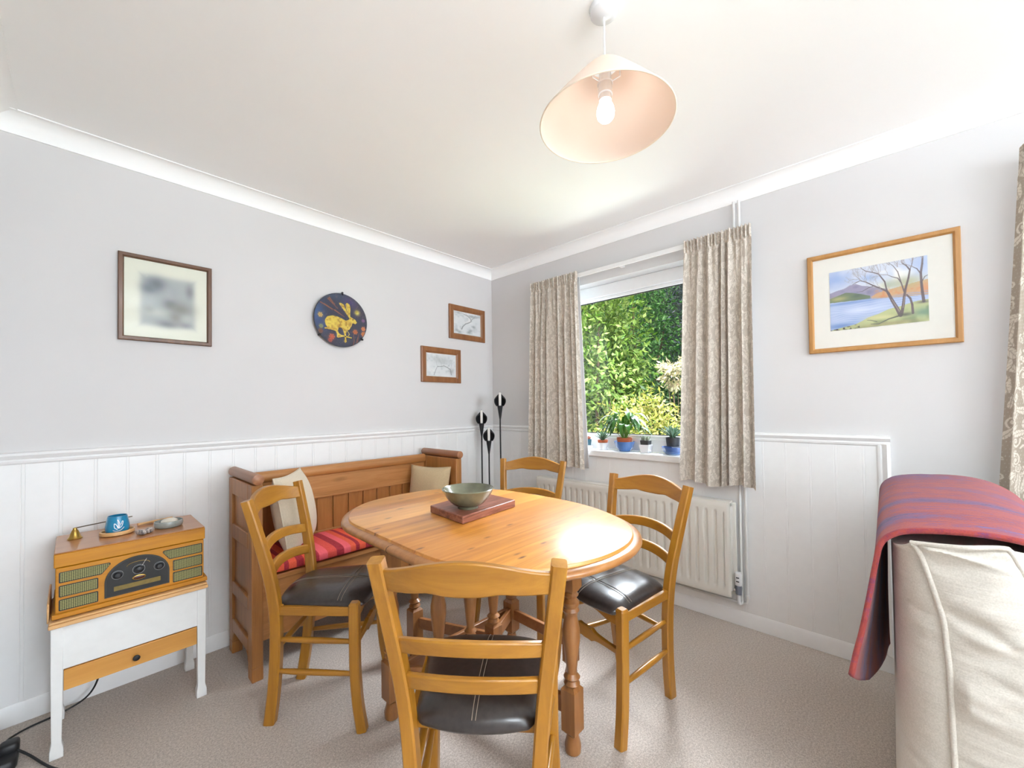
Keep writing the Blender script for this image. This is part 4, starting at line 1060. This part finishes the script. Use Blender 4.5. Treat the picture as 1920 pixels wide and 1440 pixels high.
# ------------------------------------------------------------------ pictures
class Cv:
    def __init__(s, w, h, bg): s.w, s.h = w, h; s.a = np.ones((h, w, 3))*np.array(bg, float); s.v, s.u = np.mgrid[0:h, 0:w]; s.u = (s.u+.5)/w; s.v = (s.v+.5)/h
    def nz(s, k, seed):
        rng = np.random.RandomState(seed); g = rng.rand(k+2, k+2); x = s.u*k; y = s.v*k; i = x.astype(int); j = y.astype(int); fx = x-i; fy = y-j
        fx = fx*fx*(3-2*fx); fy = fy*fy*(3-2*fy)
        return (g[j,i]*(1-fx)+g[j,i+1]*fx)*(1-fy)+(g[j+1,i]*(1-fx)+g[j+1,i+1]*fx)*fy
    def mixin(s, m, c): m = np.clip(m, 0, 1)[..., None]; s.a = s.a*(1-m)+np.array(c, float)*m
    def poly(s, pts, c, soft=0, al=1.0):
        inside = np.zeros(s.u.shape, bool); n = len(pts)
        for i in range(n):
            (x0, y0), (x1, y1) = pts[i], pts[(i+1) % n]
            if y0 == y1: continue
            cr = ((y0 > s.v) != (y1 > s.v)) & (s.u < (x1-x0)*(s.v-y0)/(y1-y0)+x0); inside ^= cr
        s.mixin(inside*al, c); return inside
    def line(s, pts, w0, w1, c, al=1.0, asp=1.0):
        n = len(pts)-1
        for i in range(n):
            (x0, y0), (x1, y1) = pts[i], pts[i+1]; dx, dy = (x1-x0)*asp, y1-y0; L = dx*dx+dy*dy+1e-9
            t_ = np.clip(((s.u-x0)*asp*dx+(s.v-y0)*dy)/L, 0, 1); d = np.hypot((s.u-x0)*asp-t_*dx, s.v-y0-t_*dy)
            w = w0+(w1-w0)*((i+t_)/n); s.mixin(np.clip((w-d)/.004+.5, 0, 1)*al, c)
    def blob(s, x, y, rx, ry, c, al=1): s.mixin(al*np.exp(-((s.u-x)/rx)**2-((s.v-y)/ry)**2), c)
def twigs(cv, x, y, ang, L, w, c, rnd, depth, asp=1.5, al=.8):
    if depth == 0 or L < .02: return
    x1, y1 = x+L*cos(ang)/asp, y-L*sin(ang); cv.line([(x,y),((x+x1)/2+rnd.uniform(-.01,.01),(y+y1)/2+rnd.uniform(-.012,.012)),(x1,y1)], w, w*.65, c, al, asp)
    for k in range(2 if rnd.random() < .8 else 3): twigs(cv, x1, y1, ang+rnd.uniform(-.7,.7), L*rnd.uniform(.6,.85), w*.62, c, rnd, depth-1, asp, al*.95)
def lake():
    cv = Cv(300, 204, (196,204,220)); rnd = random.Random(4)
    n1, n2, n3 = cv.nz(5, 1), cv.nz(14, 2), cv.nz(40, 3)
    cv.mixin((n1*.6+n2*.4-.42)*3.2*(cv.v < .5), (236,234,228)); cv.blob(.06,.13,.2,.16,(120,150,214),.75); cv.blob(.42,.2,.12,.06,(128,158,216),.7); cv.blob(.95,.1,.16,.2,(140,166,220),.6)
    cv.poly([(0,.36),(.08,.33),(.17,.31),(.23,.27),(.29,.26),(.36,.31),(.42,.33),(.5,.37),(.62,.42),(.62,.56),(0,.56)], (142,136,166)); cv.mixin((n2-.5)*2*np.clip((cv.v-.28)/.04, 0, 1)*np.clip((.5-cv.v)/.04, 0, 1)*np.clip((.52-cv.u)/.08, 0, 1), (110,108,142))
    cv.poly([(0,.45),(.08,.42),(.18,.38),(.25,.40),(.34,.44),(.44,.49),(.44,.54),(0,.52)], (96,112,84)); cv.blob(.1,.47,.1,.04,(176,170,104),.8); cv.blob(.3,.46,.06,.03,(70,90,76),.7)
    cv.poly([(.45,.51),(.52,.46),(.6,.44),(.7,.42),(.8,.40),(1,.36),(1,.62),(.45,.56)], (196,150,104)); cv.mixin((n3-.4)*1.6*np.clip((cv.u-.47)/.06, 0, 1)*np.clip((cv.v-.37)/.05, 0, 1)*np.clip((.57-cv.v)/.03, 0, 1), (206,128,74)); cv.blob(.8,.36,.16,.09,(168,166,112),.75); cv.blob(.62,.36,.08,.06,(150,160,128),.6); cv.blob(.97,.5,.05,.07,(206,132,84),.8)
    cv.poly([(0,.52),(.3,.535),(.45,.545),(.7,.575),(1,.60),(1,.72),(.6,.80),(.4,.90),(0,1)], (170,186,222)); cv.mixin((cv.nz(7,5)*.5+.5*np.abs(np.sin(cv.v*90+6*n1))-.55)*1.6*((cv.v>.53)&(cv.v<.96)), (128,154,208)); cv.blob(.2,.56,.35,.022,(100,132,198),.8); cv.blob(.12,.93,.18,.05,(88,124,190),.85); cv.blob(.35,.7,.25,.05,(214,222,238),.6)
    cv.poly([(0,.99),(.14,.955),(.28,.925),(.36,.875),(.42,.835),(.52,.80),(.62,.745),(.74,.72),(.88,.675),(1,.665),(1,1.01),(0,1.01)], (176,182,124)); cv.mixin((n2-.45)*2.4*np.clip((cv.v-.70)/.08, 0, 1)*np.clip((cv.v-(1.02-.35*cv.u))/.1, 0, 1), (126,142,94)); cv.blob(.55,.86,.14,.035,(206,200,136),.8); cv.blob(.95,.85,.1,.07,(98,136,112),.8); cv.blob(.62,.97,.3,.03,(148,134,92),.7)
    cv.mixin((n3-.5)*5*((cv.v>.93)&(cv.u<.32)&(cv.v>.985-.2*cv.u)), (70,64,60))
    tk, lt = (92,76,80), (150,132,124)
    L = lambda p, w0, w1, c=tk, al=.95: cv.line(p, w0, w1, c, al, 1.47)
    L([(.735,.86),(.70,.74),(.66,.62),(.625,.50),(.61,.46)], .030, .017); L([(.725,.80),(.69,.70),(.655,.60)], .008, .006, lt, .8)
    L([(.61,.46),(.55,.40),(.48,.34),(.40,.26),(.34,.22),(.26,.26)], .014, .004); L([(.61,.46),(.59,.30),(.53,.16),(.47,.12),(.40,.08),(.36,.03)], .012, .004); L([(.48,.34),(.42,.36),(.36,.40),(.30,.40)], .006, .003)
    L([(.745,.85),(.765,.70),(.775,.58),(.79,.46),(.82,.30),(.835,.18),(.80,.10),(.76,.05)], .024, .006); L([(.76,.75),(.78,.58)], .007, .006, lt, .8); L([(.775,.5),(.75,.36),(.72,.28),(.66,.24),(.62,.20)], .011, .003); L([(.75,.36),(.72,.18),(.68,.08),(.64,.02)], .008, .003); L([(.835,.18),(.86,.08),(.87,.0)], .006, .003)
    L([(.852,.85),(.848,.72),(.832,.62),(.80,.56)], .018, .012); L([(.955,.69),(.945,.55),(.938,.40),(.935,.25),(.95,.12),(.955,.02)], .022, .012); L([(.936,.27),(.90,.18),(.86,.14)], .009, .004); L([(.94,.4),(.97,.32),(1,.30)], .007, .004)
    L([(.72,.87),(.62,.90),(.52,.96),(.44,.95)], .011, .004, (84,86,78)); L([(.50,.92),(.44,.89),(.40,.88)], .006, .003, (84,86,78)); cv.blob(.78,.86,.07,.03,(70,72,62),.8); cv.blob(.95,.70,.06,.02,(70,62,66),.7)
    for (x, y, a) in ((.34,.22,2.6),(.36,.03,2.4),(.47,.12,2.0),(.53,.16,1.9),(.64,.05,2.0),(.72,.10,1.6),(.76,.05,1.3),(.62,.2,2.4),(.86,.06,1.2),(.86,.14,2.2),(.4,.26,2.3),(.955,.03,1.4),(.55,.4,2.4)):
        for k in range(4): twigs(cv, x, y, a+rnd.uniform(-.7,.7), rnd.uniform(.07,.13), .0042, (140,128,132), rnd, 4, 1.47, .6)
    g_ = cv.a.mean(-1, keepdims=True); cv.a = g_+(cv.a-g_)*.82
    return cv
def sketch(kind):
    cv = Cv(110, 80, (214,218,220)); cv.mixin((cv.nz(5, 8)-.35)*1.2, (228,230,230)); cv.mixin((cv.nz(12, 9+kind)-.5)*1.6, (184,192,194)); rnd = random.Random(kind)
    g = (128,132,134)
    if kind == 0:
        cv.line([(.28,.78),(.32,.66),(.42,.52),(.55,.44),(.64,.36),(.62,.24),(.50,.13),(.36,.08)], .026, .012, g, .85, 1.35); cv.line([(.64,.30),(.74,.18),(.86,.14)], .014, .006, g, .8, 1.35)
        for x, y, a in ((.36,.08,2.8),(.5,.13,2.2),(.74,.18,.9),(.86,.14,.5)): twigs(cv, x, y, a, .12, .007, g, rnd, 4, 1.35, .7)
        for x, y in ((.2,.92),(.1,.86),(.62,.80),(.74,.6),(.55,.88)): cv.blob(x, y, .07, .06, (120,128,132), .6)
        cv.blob(.7,.12,.2,.05,(120,126,128),.5); cv.blob(.15,.05,.16,.04,(130,136,138),.5)
    else:
        cv.line([(.24,.94),(.30,.72),(.36,.55)], .016, .010, (150,150,158), .8, 1.35); cv.line([(.36,.57),(.48,.56),(.58,.52),(.70,.58),(.80,.66),(.84,.90)], .014, .018, g, .8, 1.35)
        for x, y, a in ((.36,.55,1.9),(.48,.56,1.6),(.58,.52,1.5),(.70,.58,1.0),(.8,.66,1.2)): twigs(cv, x, y, a, .15, .007, (150,154,156), rnd, 5, 1.35, .6)
        cv.blob(.55,.3,.26,.16,(178,184,186),.7); cv.blob(.85,.75,.08,.12,(134,138,140),.5); cv.blob(.3,.25,.12,.1,(190,194,196),.6)
    return cv
def photo():
    cv = Cv(90, 90, (218,220,204))
    m = 1/(1+np.exp(-(np.minimum(np.minimum(cv.u-.19, .83-cv.u), np.minimum(cv.v-.19, .83-cv.v)))/.018)); cv.mixin(m, (160,166,166))
    for x, y, rx, ry, c in ((.37,.29,.11,.09,(92,98,106)),(.28,.36,.09,.07,(104,112,118)),(.77,.33,.05,.09,(118,118,120)),(.53,.53,.08,.07,(94,98,100)),(.66,.58,.16,.09,(118,118,110)),(.36,.66,.16,.06,(186,192,184)),(.28,.62,.06,.05,(150,154,150)),(.50,.80,.13,.05,(112,114,118)),(.72,.79,.08,.04,(132,134,138)),(.60,.70,.08,.08,(128,128,122)),(.75,.70,.08,.05,(172,176,172)),(.55,.38,.08,.08,(154,158,162))): cv.blob(x, y, rx, ry, c, .85*1)
    return cv
def picture(name, label, wall, a0, a1, z0, z1, fw, dp, fmat, cv, mb, glass='print', gap=.0):
    """a0 = left edge, a1 = right edge as seen; mb = mount border (left, right, top, bottom) fractions of the opening"""
    P = (lambda a, z, d: (a, -d, z)) if wall == 'left' else (lambda a, z, d: (-d, a, z))
    sg = 1 if a1 > a0 else -1
    t_ = thing(name, label, 'picture', P((a0+a1)/2, z0, 0))
    fr = MB(); n_ = 4
    out = [(a0,z0),(a1,z0),(a1,z1),(a0,z1)]
    prof = [(0,.001),(0,dp*.85),(.15,dp),(.72,dp),(.86,dp*.8),(1,dp*.55),(1,.001)]
    rings = []
    for q, d in prof:
        k = fw*q; rings.append([P(a0+sg*k, z0+k, d), P(a1-sg*k, z0+k, d), P(a1-sg*k, z1-k, d), P(a0+sg*k, z1-k, d)])
    vs = [p for r in rings for p in r]; fs = []
    for i in range(len(rings)-1):
        for k in range(4): fs.append((i*4+k, i*4+(k+1) % 4, (i+1)*4+(k+1) % 4, (i+1)*4+k))
    if (wall == 'left') == (sg < 0) or wall == 'right': pass
    fr.add(vs, fs); fr.build('frame', fmat, t_, smooth=0)
    k = fw*.98; A0, A1, Z0, Z1 = a0+sg*k, a1-sg*k, z0+k, z1-k
    mt = MB(); vs = [P(A0,Z0,.004),P(A1,Z0,.004),P(A1,Z1,.004),P(A0,Z1,.004),P(A0,Z0,dp*.42),P(A1,Z0,dp*.42),P(A1,Z1,dp*.42),P(A0,Z1,dp*.42)]
    mt.add(vs, [(0,1,2,3),(4,5,6,7),(0,1,5,4),(1,2,6,5),(2,3,7,6),(3,0,4,7)])
    mo = mt.build('mount', M['mount'], t_, smooth=0)
    l, r, tp_, bt = mb; w_ = A1-A0; h_ = Z1-Z0
    p0, p1, q0, q1 = A0+w_*l, A1-w_*r, Z0+h_*bt, Z1-h_*tp_
    g = MB().grid(cv.w, cv.h, lambda u, v: P(p0+(p1-p0)*u, q1+(q0-q1)*v, dp*.42+.0012))
    g.build('print', M[glass], mo, colors=lin3(np.clip(cv.a, 0, 255)).reshape(-1, 3), smooth=0)
    return t_
picture('framed_picture', 'watercolour of lake, hills and bare trees in a light oak frame on the right wall', 'right', -2.2405, -2.7515, 1.443, 1.918, .022, .020, M['oakframe'], lake(), (.135,.160,.165,.185))
picture('framed_picture', 'dark wood frame with a blurred grey photograph, large one on the left wall', 'left', -2.3435, -2.0025, 1.528, 1.923, .020, .022, M['darkframe'], photo(), (0,0,0,0))
picture('framed_picture', 'small tan framed grey tree drawing nearest the corner, the upper of the pair', 'left', -.478, -.098, 1.751, 2.022, .045, .018, M['tanframe'], sketch(0), (.02,.02,.02,.02))
picture('framed_picture', 'small brown framed pale tree drawing, the lower of the pair near the corner', 'left', -.742, -.369, 1.397, 1.663, .045, .018, M['tanframe'], sketch(1), (.02,.02,.02,.02))

# round hare plate
def hare():
    cv = Cv(400, 400, (30,34,58)); f = lambda P: [((x-225)/880, (y-300)/890) for x, y in P]
    cv.mixin((cv.nz(6, 4)-.4)*1.6, (40,30,52)); cv.blob(.05,.42,.14,.3,(36,74,128),.85); cv.blob(.35,.05,.25,.1,(40,70,96),.7); cv.blob(.2,.6,.1,.1,(34,60,120),.7); cv.blob(.66,.14,.14,.1,(58,44,104),.7); cv.mixin((cv.nz(60, 6)-.72)*2, (110,84,90))
    for p in ([(330,500),(440,540),(570,600)],[(450,420),(520,480),(610,560)],[(470,400),(560,500)],[(560,590),(720,680)],[(390,520),(520,590)]): cv.line(f(p), .012, .004, (150,84,52), .8)
    for x, y, r, c in ((510,1030,50,(196,76,34)),(330,700,40,(196,150,70)),(900,910,42,(176,88,34)),(1040,840,36,(190,104,44)),(1040,930,40,(180,100,40)),(340,880,34,(120,120,70)),(480,1090,36,(150,60,40)),(1040,700,26,(86,50,90)),(330,960,40,(110,60,34))):
        (u, v), = f([(x, y)]); cv.blob(u, v, r/880*.8, r/890*.8, c, .95)
        for k in range(6): cv.blob(u+r/880*.75*cos(k*1.05), v+r/890*.75*sin(k*1.05), .012, .012, tuple(min(255, q*1.35) for q in c), .8)
    for p in ([(860,1150),(880,1060),(870,960)],[(900,1150),(930,1040),(960,940)],[(930,1130),(950,1000)],[(1060,800),(1050,900),(1020,1000)]): cv.line(f(p), .005, .003, (176,96,52), .8)
    body = f([(400,800),(405,760),(440,710),(520,685),(600,690),(680,715),(740,740),(790,715),(800,690),(760,640),(700,560),(640,490),(625,460),(660,455),(710,480),(745,560),(765,600),(750,540),(735,470),(760,435),(800,460),(820,520),(815,600),(815,660),(850,680),(900,700),(930,750),(905,775),(850,770),(835,820),(800,880),(755,910),(742,960),(745,1050),(750,1090),(730,1112),(705,1090),(720,1050),(715,980),(690,900),(660,865),(620,870),(605,920),(620,960),(660,985),(840,1010),(830,1025),(700,1010),(610,1040),(590,1030),(590,980),(570,930),(500,920),(395,915),(395,895),(440,885),(410,850)])
    hm = cv.poly(body, (206,178,62)); cv.mixin((cv.nz(34, 12)-.42)*1.8*hm, (150,110,24)); cv.blob(*f([(500,800)])[0], .09, .07, (228,206,80), .6*1); 
    cv.line(f([(620,740),(650,800),(620,870)]), .005, .005, (120,92,30), .8); cv.line(f([(745,470),(775,540),(790,620)]), .006, .003, (150,116,40), .7); cv.blob(*f([(858,708)])[0], .012, .012, (60,40,16), 1)
    cv.line(f([(760,900),(800,960),(780,990)]), .007, .006, (190,170,80), .9)
    cv.blob(*f([(935,580)])[0], .048, .048, (220,206,90), 1.0); cv.blob(*f([(925,568)])[0], .026, .026, (150,130,40), .9)
    return cv, hm
cv, hm = hare()
PX, PZ, PR = -1.343, 1.757, .168
t = thing('wall_plate', 'round dark blue plate with a leaping golden hare on the left wall', 'plate', (PX, 0, PZ-PR))
NR, NA = 130, 420
def plate_pt(u, v):
    r = PR*v; a = 2*pi*u; return (PX+r*cos(a), -.026-.004*(v**3)+(.0), PZ+r*sin(a))
g = MB().grid(NA, NR, plate_pt, cu=True); cols = np.zeros((NA*NR, 3)); vv = []
for i, (x, y, z) in enumerate(g.v):
    pu = min(399, max(0, int(((x-PX)/PR*.5+.5)*400))); pv = min(399, max(0, int((.5-(z-PZ)/PR*.5)*400))); cols[i] = cv.a[pv, pu]
    vv.append((x, y-(.0025 if hm[pv, pu] else 0), z))
g.v = vv; g.f = [f[::-1] for f in g.f]
fc = g.build('plate_face', M['glazed'], t, colors=lin3(np.clip(cols, 0, 255)), smooth=60)
MB().lathe([(.0,-.006),(PR*.6,-.006),(PR*.97,-.020),(PR,-.0262),(PR,-.0305),(PR-.004,-.0300)], (PX,0,PZ), 72, 'y', cap=False).build('plate_back', plain('dark_plate_back', (.02,.022,.035), .4), t)
for a in (88, 218, 322):
    ca, sa = cos(R(a)), sin(R(a)); b_ = MB()
    b_.tube([(PX+(PR-.03)*ca, -.006, PZ+(PR-.03)*sa), (PX+(PR+.004)*ca, -.010, PZ+(PR+.004)*sa), (PX+(PR+.008)*ca, -.030, PZ+(PR+.008)*sa), (PX+(PR-.010)*ca, -.0345, PZ+(PR-.010)*sa)], .0032, 8)
    b_.ball((PX+(PR+.004)*ca, -.032, PZ+(PR+.004)*sa), .007, .004, .007, 6); b_.build('hanger_clip', M['iron'], t)

# ------------------------------------------------------------------ pendant lamp
LX, LY = -1.412, -1.924
t = thing('pendant_light', 'ceiling pendant with a wide peach cream coolie shade and lit bulb', 'pendant light', (LX, LY, 2.0300))
MB().lathe([(0,2.354),(.010,2.354),(.030,2.357),(.040,2.364),(.043,2.379),(0,2.379)], (LX,LY,0), 28).build('ceiling_rose', M['whitepot'], t, smooth=40)
MB().tube([(LX,LY,2.352),(LX,LY,2.2050)], .0028, 8).build('cord', M['whitepot'], t)
hd_ = MB().lathe([(.006,2.2120),(.012,2.2080),(.0165,2.1950),(.019,2.1550),(.021,2.1520),(.021,2.1200),(.018,2.1180),(.018,2.1020),(.0,2.1020)], (LX,LY,0), 20).build('lamp_holder', M['whitepot'], t, smooth=40)
ps = []
RT, RB, ZT, ZB = .043, .193, 2.204, 2.036
ns = 14
o_ = [(RT+(RB-RT)*(k/ns)**.92, ZT+(ZB-ZT)*(k/ns)) for k in range(ns+1)]
i_ = [(r-.0018, z-.0006) for r, z in o_[::-1]]
sh = MB().lathe([(RT-.002, ZT+.002)]+o_+[(RB+.0012, ZB-.002), (RB-.0015, ZB-.0025)]+i_+[(RT-.002, ZT+.002)], (LX,LY,0), 72, cap=False).build('lamp_shade', M['shade'], t, smooth=50)
MB().sweep([(LX+(RB-.0005)*cos(2*pi*k/72), LY+(RB-.0005)*sin(2*pi*k/72), ZB-.002) for k in range(72)], circ(.0022, 8), side=(0,0,1), closed=True).build('rim_wire', plain('cream_binding', lin(240,226,206), .6), sh, smooth=60)
ca_ = MB()
for k in range(3):
    a = .7+2*pi*k/3; ca_.tube([(LX+.019*cos(a),LY+.019*sin(a),2.1520),(LX+.045*cos(a),LY+.045*sin(a),2.1560),(LX+RT*1.02*cos(a),LY+RT*1.02*sin(a),2.1960)], .0018, 6)
ca_.sweep([(LX+.021*cos(2*pi*k/24),LY+.021*sin(2*pi*k/24),2.1520) for k in range(24)], circ(.002, 6), side=(0,0,1), closed=True)
ca_.build('shade_carrier', M['whitepot'], t)
bl = MB().lathe([(.0125,2.1200),(.0130,2.1100),(.0145,2.1020),(.0235,2.0820),(.0262,2.0680),(.0240,2.0530),(.0165,2.0435),(.008,2.0405),(0,2.0400)], (LX,LY,0), 28).build('bulb', M['bulb'], t, smooth=60)
# ------------------------------------------------------------------ sofa with its back to the dining table
t = thing('sofa', 'beige loose-covered sofa with piped end at the right edge, its back towards the table', 'sofa', (-.65,-2.9,0))
SE = -1.150
def p1(z): return float(np.interp(z, [0,.40,.60,.70,.80,.885], [-2.610,-2.607,-2.604,-2.597,-2.570,-2.546]))
def p2(z): return float(np.interp(z, [0,.42,.70,.83,.905], [-2.86,-2.83,-2.755,-2.706,-2.684]))
rn = np.random.RandomState(5)
WR = [(rn.uniform(.05,.88), rn.uniform(.007,.018), rn.uniform(-.6,1), rn.uniform(-.035,.035), rn.uniform(0,6)) for _ in range(64)]
def wrinkle(s, z):
    h = 0
    for zc_, w_, am, sl, ph in WR:
        q = (z-zc_-sl*(s-.5)-.012*sin(5*s+ph))/w_; h += am*math.exp(-q*q)*(.45+.55*sin(3*s+ph)**2)
    return h
TOP = .876
secs = []
# horizontal section parameterised 0..1 : rear plane -> rounded corner -> piping -> end face -> piping -> front
def section(z, k):
    a, b_ = p1(z), p2(z); pts = []
    rear = -2.514-.004*sin(3*z)
    for i in range(14): q = i/13; pts.append((-.21+(SE+.13+.21)*q, rear-.002*sin(9*q), 0))
    for i in range(1, 15):
        q = i/15; th = q*pi/2; pts.append((SE+.13-(.13+.010)*sin(th), rear+(a-rear)*(1-cos(th)), 1+q))
    pts.append((SE-.012, a, 2))
    for i in range(1, 40):
        q = i/40; pts.append((SE-.012-.020*sin(pi*q)**.6, a+(b_-a)*q, 2+q))
    pts.append((SE-.010, b_, 3))
    for i in range(1, 12):
        q = i/12; th = q*pi/2; pts.append((SE-.010+.13*(1-cos(th)), b_-.10*sin(th), 3+q))
    for i in range(10): q = i/9; pts.append((SE+.12+(-.21-SE-.12)*q, b_-.10-.01*q, 4))
    return pts
NZ = 190; rows = []; vs = []
for j in range(NZ+1):
    z = .02+(TOP-.02)*j/NZ; row = []
    for x, y, s_ in section(z, j):
        if 2 < s_ < 3: q = s_-2; x -= .017*wrinkle(q, z)*min(1, q*8)*min(1, (1-q)*8); 
        elif 1 < s_ <= 2: q = s_-1; x -= .004*wrinkle(q*.5, z)*sin(pi*q); y += .002*wrinkle(q*.5, z)*sin(pi*q)
        zz = z
        if j > NZ-8: pass
        crown = (j/NZ)**10; zt_ = float(np.interp(y, [-2.86,-2.78,-2.684,-2.546,-2.514], [.80,.868,.895,.876,.842]))
        row.append((x, y, z*(1-crown)+ (zt_)*crown if j > NZ*.6 else z))
    rows.append(row); vs += row
n = len(rows[0])
fs = [(j*n+i, j*n+i+1, (j+1)*n+i+1, (j+1)*n+i) for j in range(NZ) for i in range(n-1)]
m_ = MB(); m_.add(vs, [f[::-1] for f in fs])
# crowned top
last = rows[-1]; half = n//2; tp0 = len(m_.v)
m_.f.append(tuple((NZ)*n+i for i in range(n))[::-1])
body = m_.build('sofa_back', M['sofa'], t, smooth=70)
def piping(fn, off, nm='piping', dz=(.03, None)):
    P = []
    for j in range(0, NZ+1, 2):
        z = .02+(TOP-.02)*j/NZ; row = rows[j]; P.append(row[fn])
    return MB().tube([Vector(p)+Vector((-.003, 0, 0)) for p in P], .0055, 8).build(nm, M['sofa'], body, smooth=60)
i1 = 14+14; i2 = i1+40
piping(i1, 0); piping(i2, 0)
# piping along the top edge of the end and back along the top
P = [Vector(rows[-1][i])+Vector((-.002, 0, .002)) for i in range(i1, i2+1, 2)]
MB().tube(P, .0050, 8).build('piping', M['sofa'], body, smooth=60)
b = MB(); b.ball((-.69,-3.16,.40), .46, .30, .075, 16, .35, .25); b.build('seat_cushion', M['sofa'], t, smooth=60)
b = MB(); b.ball((-.69,-3.12,.18), .47, .36, .16, 16, .2, .15); b.build('base', M['sofa'], t, smooth=60)

# wool throw over the sofa back
prof = [(-2.438,.515),(-2.447,.57),(-2.459,.63),(-2.474,.72),(-2.486,.80),(-2.497,.850),(-2.520,.876),(-2.550,.889),(-2.600,.898),(-2.660,.903),(-2.720,.899),(-2.775,.880),(-2.822,.84),(-2.852,.77),(-2.868,.70),(-2.875,.62)]
pr = crom([(0,y,z) for y, z in prof], 6)
NP = len(pr)
def thr(u, v):
    i = v*(NP-1); k = min(int(i), NP-2); q = i-k; p = pr[k].lerp(pr[k+1], q)
    s_ = max(0, (.30-v)/.30)                    # 1 at the hanging end
    x = -1.135+.86*u+(-.02+.10*u)*0
    x += .02*sin(3*v)*(1-u)
    y = p.y+.006*s_*sin(7*u+1)-.068*s_**.8*u**.9+.018*(1-s_)*(u)*(-1 if v > .55 else 0)
    z = p.z+.012*sin(4*u+.5)*max(0, 1-s_*2)*.4+.026*u*(1-s_)
    if s_ > 0: z -= .07*s_*max(0, .30-abs(u-.25))+.27*s_*u**.8
    return (x, y, z)
tag(MB().grid(60, 90, thr).build('wool_throw', M['throw'], solid=.011, smooth=80), 'purple and red striped woollen throw draped over the sofa back', 'blanket')

# ------------------------------------------------------------------ garden outside the window
struct(MB().box(.25, 14, -9, 9, -.3, -.15).build('ground', M['grass'], smooth=0))
def shrub(name, label, c, r, nl, size, cols, seed, fill=.55, droop=.4, narrow=.45, trunk=True, group='shrubs and trees in the garden'):
    rng = np.random.RandomState(seed); t_ = thing(name, label, 'shrub' if 'shrub' in name or 'bush' in name else 'tree', (c[0], c[1], -.15), group=group)
    # clumps of leaves
    ncl = max(10, nl//45)
    d = rng.normal(size=(ncl, 3)); d /= np.linalg.norm(d, axis=1)[:, None]; rad = (fill+(1-fill)*rng.rand(ncl))[:, None]
    C = d*rad
    ci = rng.randint(0, ncl, nl); P = (C[ci]+rng.normal(size=(nl, 3))*.13)*np.array(r)+np.array(c)
    out = C[ci]*np.array(r); out /= np.linalg.norm(out, axis=1)[:, None]+1e-6
    A = out*.8+rng.normal(size=(nl, 3))*.7; A[:, 2] -= droop; A /= np.linalg.norm(A, axis=1)[:, None]
    Nn = out*.7+rng.normal(size=(nl, 3))*.55; Nn[:, 2] += .5
    Sd = np.cross(A, Nn); Sd /= np.linalg.norm(Sd, axis=1)[:, None]+1e-6
    L = size*(.65+.7*rng.rand(nl))[:, None]; Wd = L*narrow*.5
    Up = np.cross(Sd, A)
    v0 = P; v1 = P+A*L*.45+Sd*Wd-Up*Wd*.2; v2 = P+A*L; v3 = P+A*L*.45-Sd*Wd-Up*Wd*.2; v4 = P+A*L*.5
    V = np.stack([v0, v1, v2, v3, v4], 1).reshape(-1, 3)
    k = np.arange(nl)*5
    F = np.concatenate([np.stack([k, k+1, k+4], 1), np.stack([k+1, k+2, k+4], 1), np.stack([k+2, k+3, k+4], 1), np.stack([k+3, k, k+4], 1)])
    cc = lin3(cols)*.5; w = rng.rand(nl, len(cols))**3; w /= w.sum(1)[:, None]; col = w @ cc
    col *= (.8+.4*rng.rand(nl))[:, None]
    col = np.clip(col, 0, 1)
    m_ = MB(); m_.v = [tuple(p) for p in V.tolist()]; m_.f = [tuple(f) for f in F.tolist()]
    m_.build('foliage', M['foliage'], t_, colors=np.repeat(col, 5, 0), smooth=0)
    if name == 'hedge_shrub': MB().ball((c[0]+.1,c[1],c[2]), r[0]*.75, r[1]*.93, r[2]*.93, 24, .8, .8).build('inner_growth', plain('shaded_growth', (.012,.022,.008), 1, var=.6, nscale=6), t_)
    bk = MB(); base = Vector((c[0], c[1], -.15))
    for i in range(7 if trunk else 4):
        q = Vector((C[i]*np.array(r)*.85+np.array(c)).tolist()); mid = base.lerp(q, .5)+Vector((0,0,.1)); 
        bk.tube(crom([base, mid, q], 4), [.03*(1-.8*k_/8)*max(r)/1.0 for k_ in range(9)], 6)
    bk.build('branches', M['bark'], t_, smooth=60)
    return t_
shrub('leafy_tree', 'bright green leafy tree filling the left of the window view', (3.0,.80,1.55), (.75,.85,1.65), 13000, .088, [(150,190,64),(110,160,46),(172,200,90),(84,136,44),(196,208,124)], 1)
shrub('leafy_tree', 'mid green tree behind, in the middle of the window view', (4.9,.95,2.2), (.9,.85,1.8), 8000, .085, [(96,160,62),(70,136,56),(120,186,84),(52,110,60),(140,190,120)], 2)
shrub('conifer_tree', 'dark blue-grey and purple tree at the upper right of the window view', (5.0,-.15,2.5), (.7,.62,1.6), 6500, .075, [(70,84,96),(58,70,74),(104,92,104),(130,146,166),(48,64,56)], 3, narrow=.25)
shrub('variegated_shrub', 'pale cream and pink variegated shrub at the right of the window view', (2.55,-.66,1.62), (.30,.26,.20), 800, .058, [(226,214,160),(222,190,160),(190,186,120),(236,226,190)], 4, fill=.4, narrow=.4)
shrub('golden_bush', 'low yellow-green bush with pinkish tips behind the potted plants', (2.05,-.36,.66), (.50,.62,.68), 5200, .062, [(188,190,66),(204,198,92),(150,172,54),(214,178,122),(126,150,48)], 5, narrow=.4)
shrub('dark_shrub', 'dark green shrub in shade between the trees and the golden bush', (3.5,-.05,.95), (.7,.85,.75), 4200, .09, [(50,84,46),(66,104,50),(38,62,40),(96,132,70)], 6)
shrub('hedge_shrub', 'tall dark hedge closing the garden behind the trees', (7.4,1.2,1.6), (.8,4.4,3.6), 20000, .17, [(56,96,48),(42,76,42),(74,116,58),(36,60,40)], 7, fill=.2)
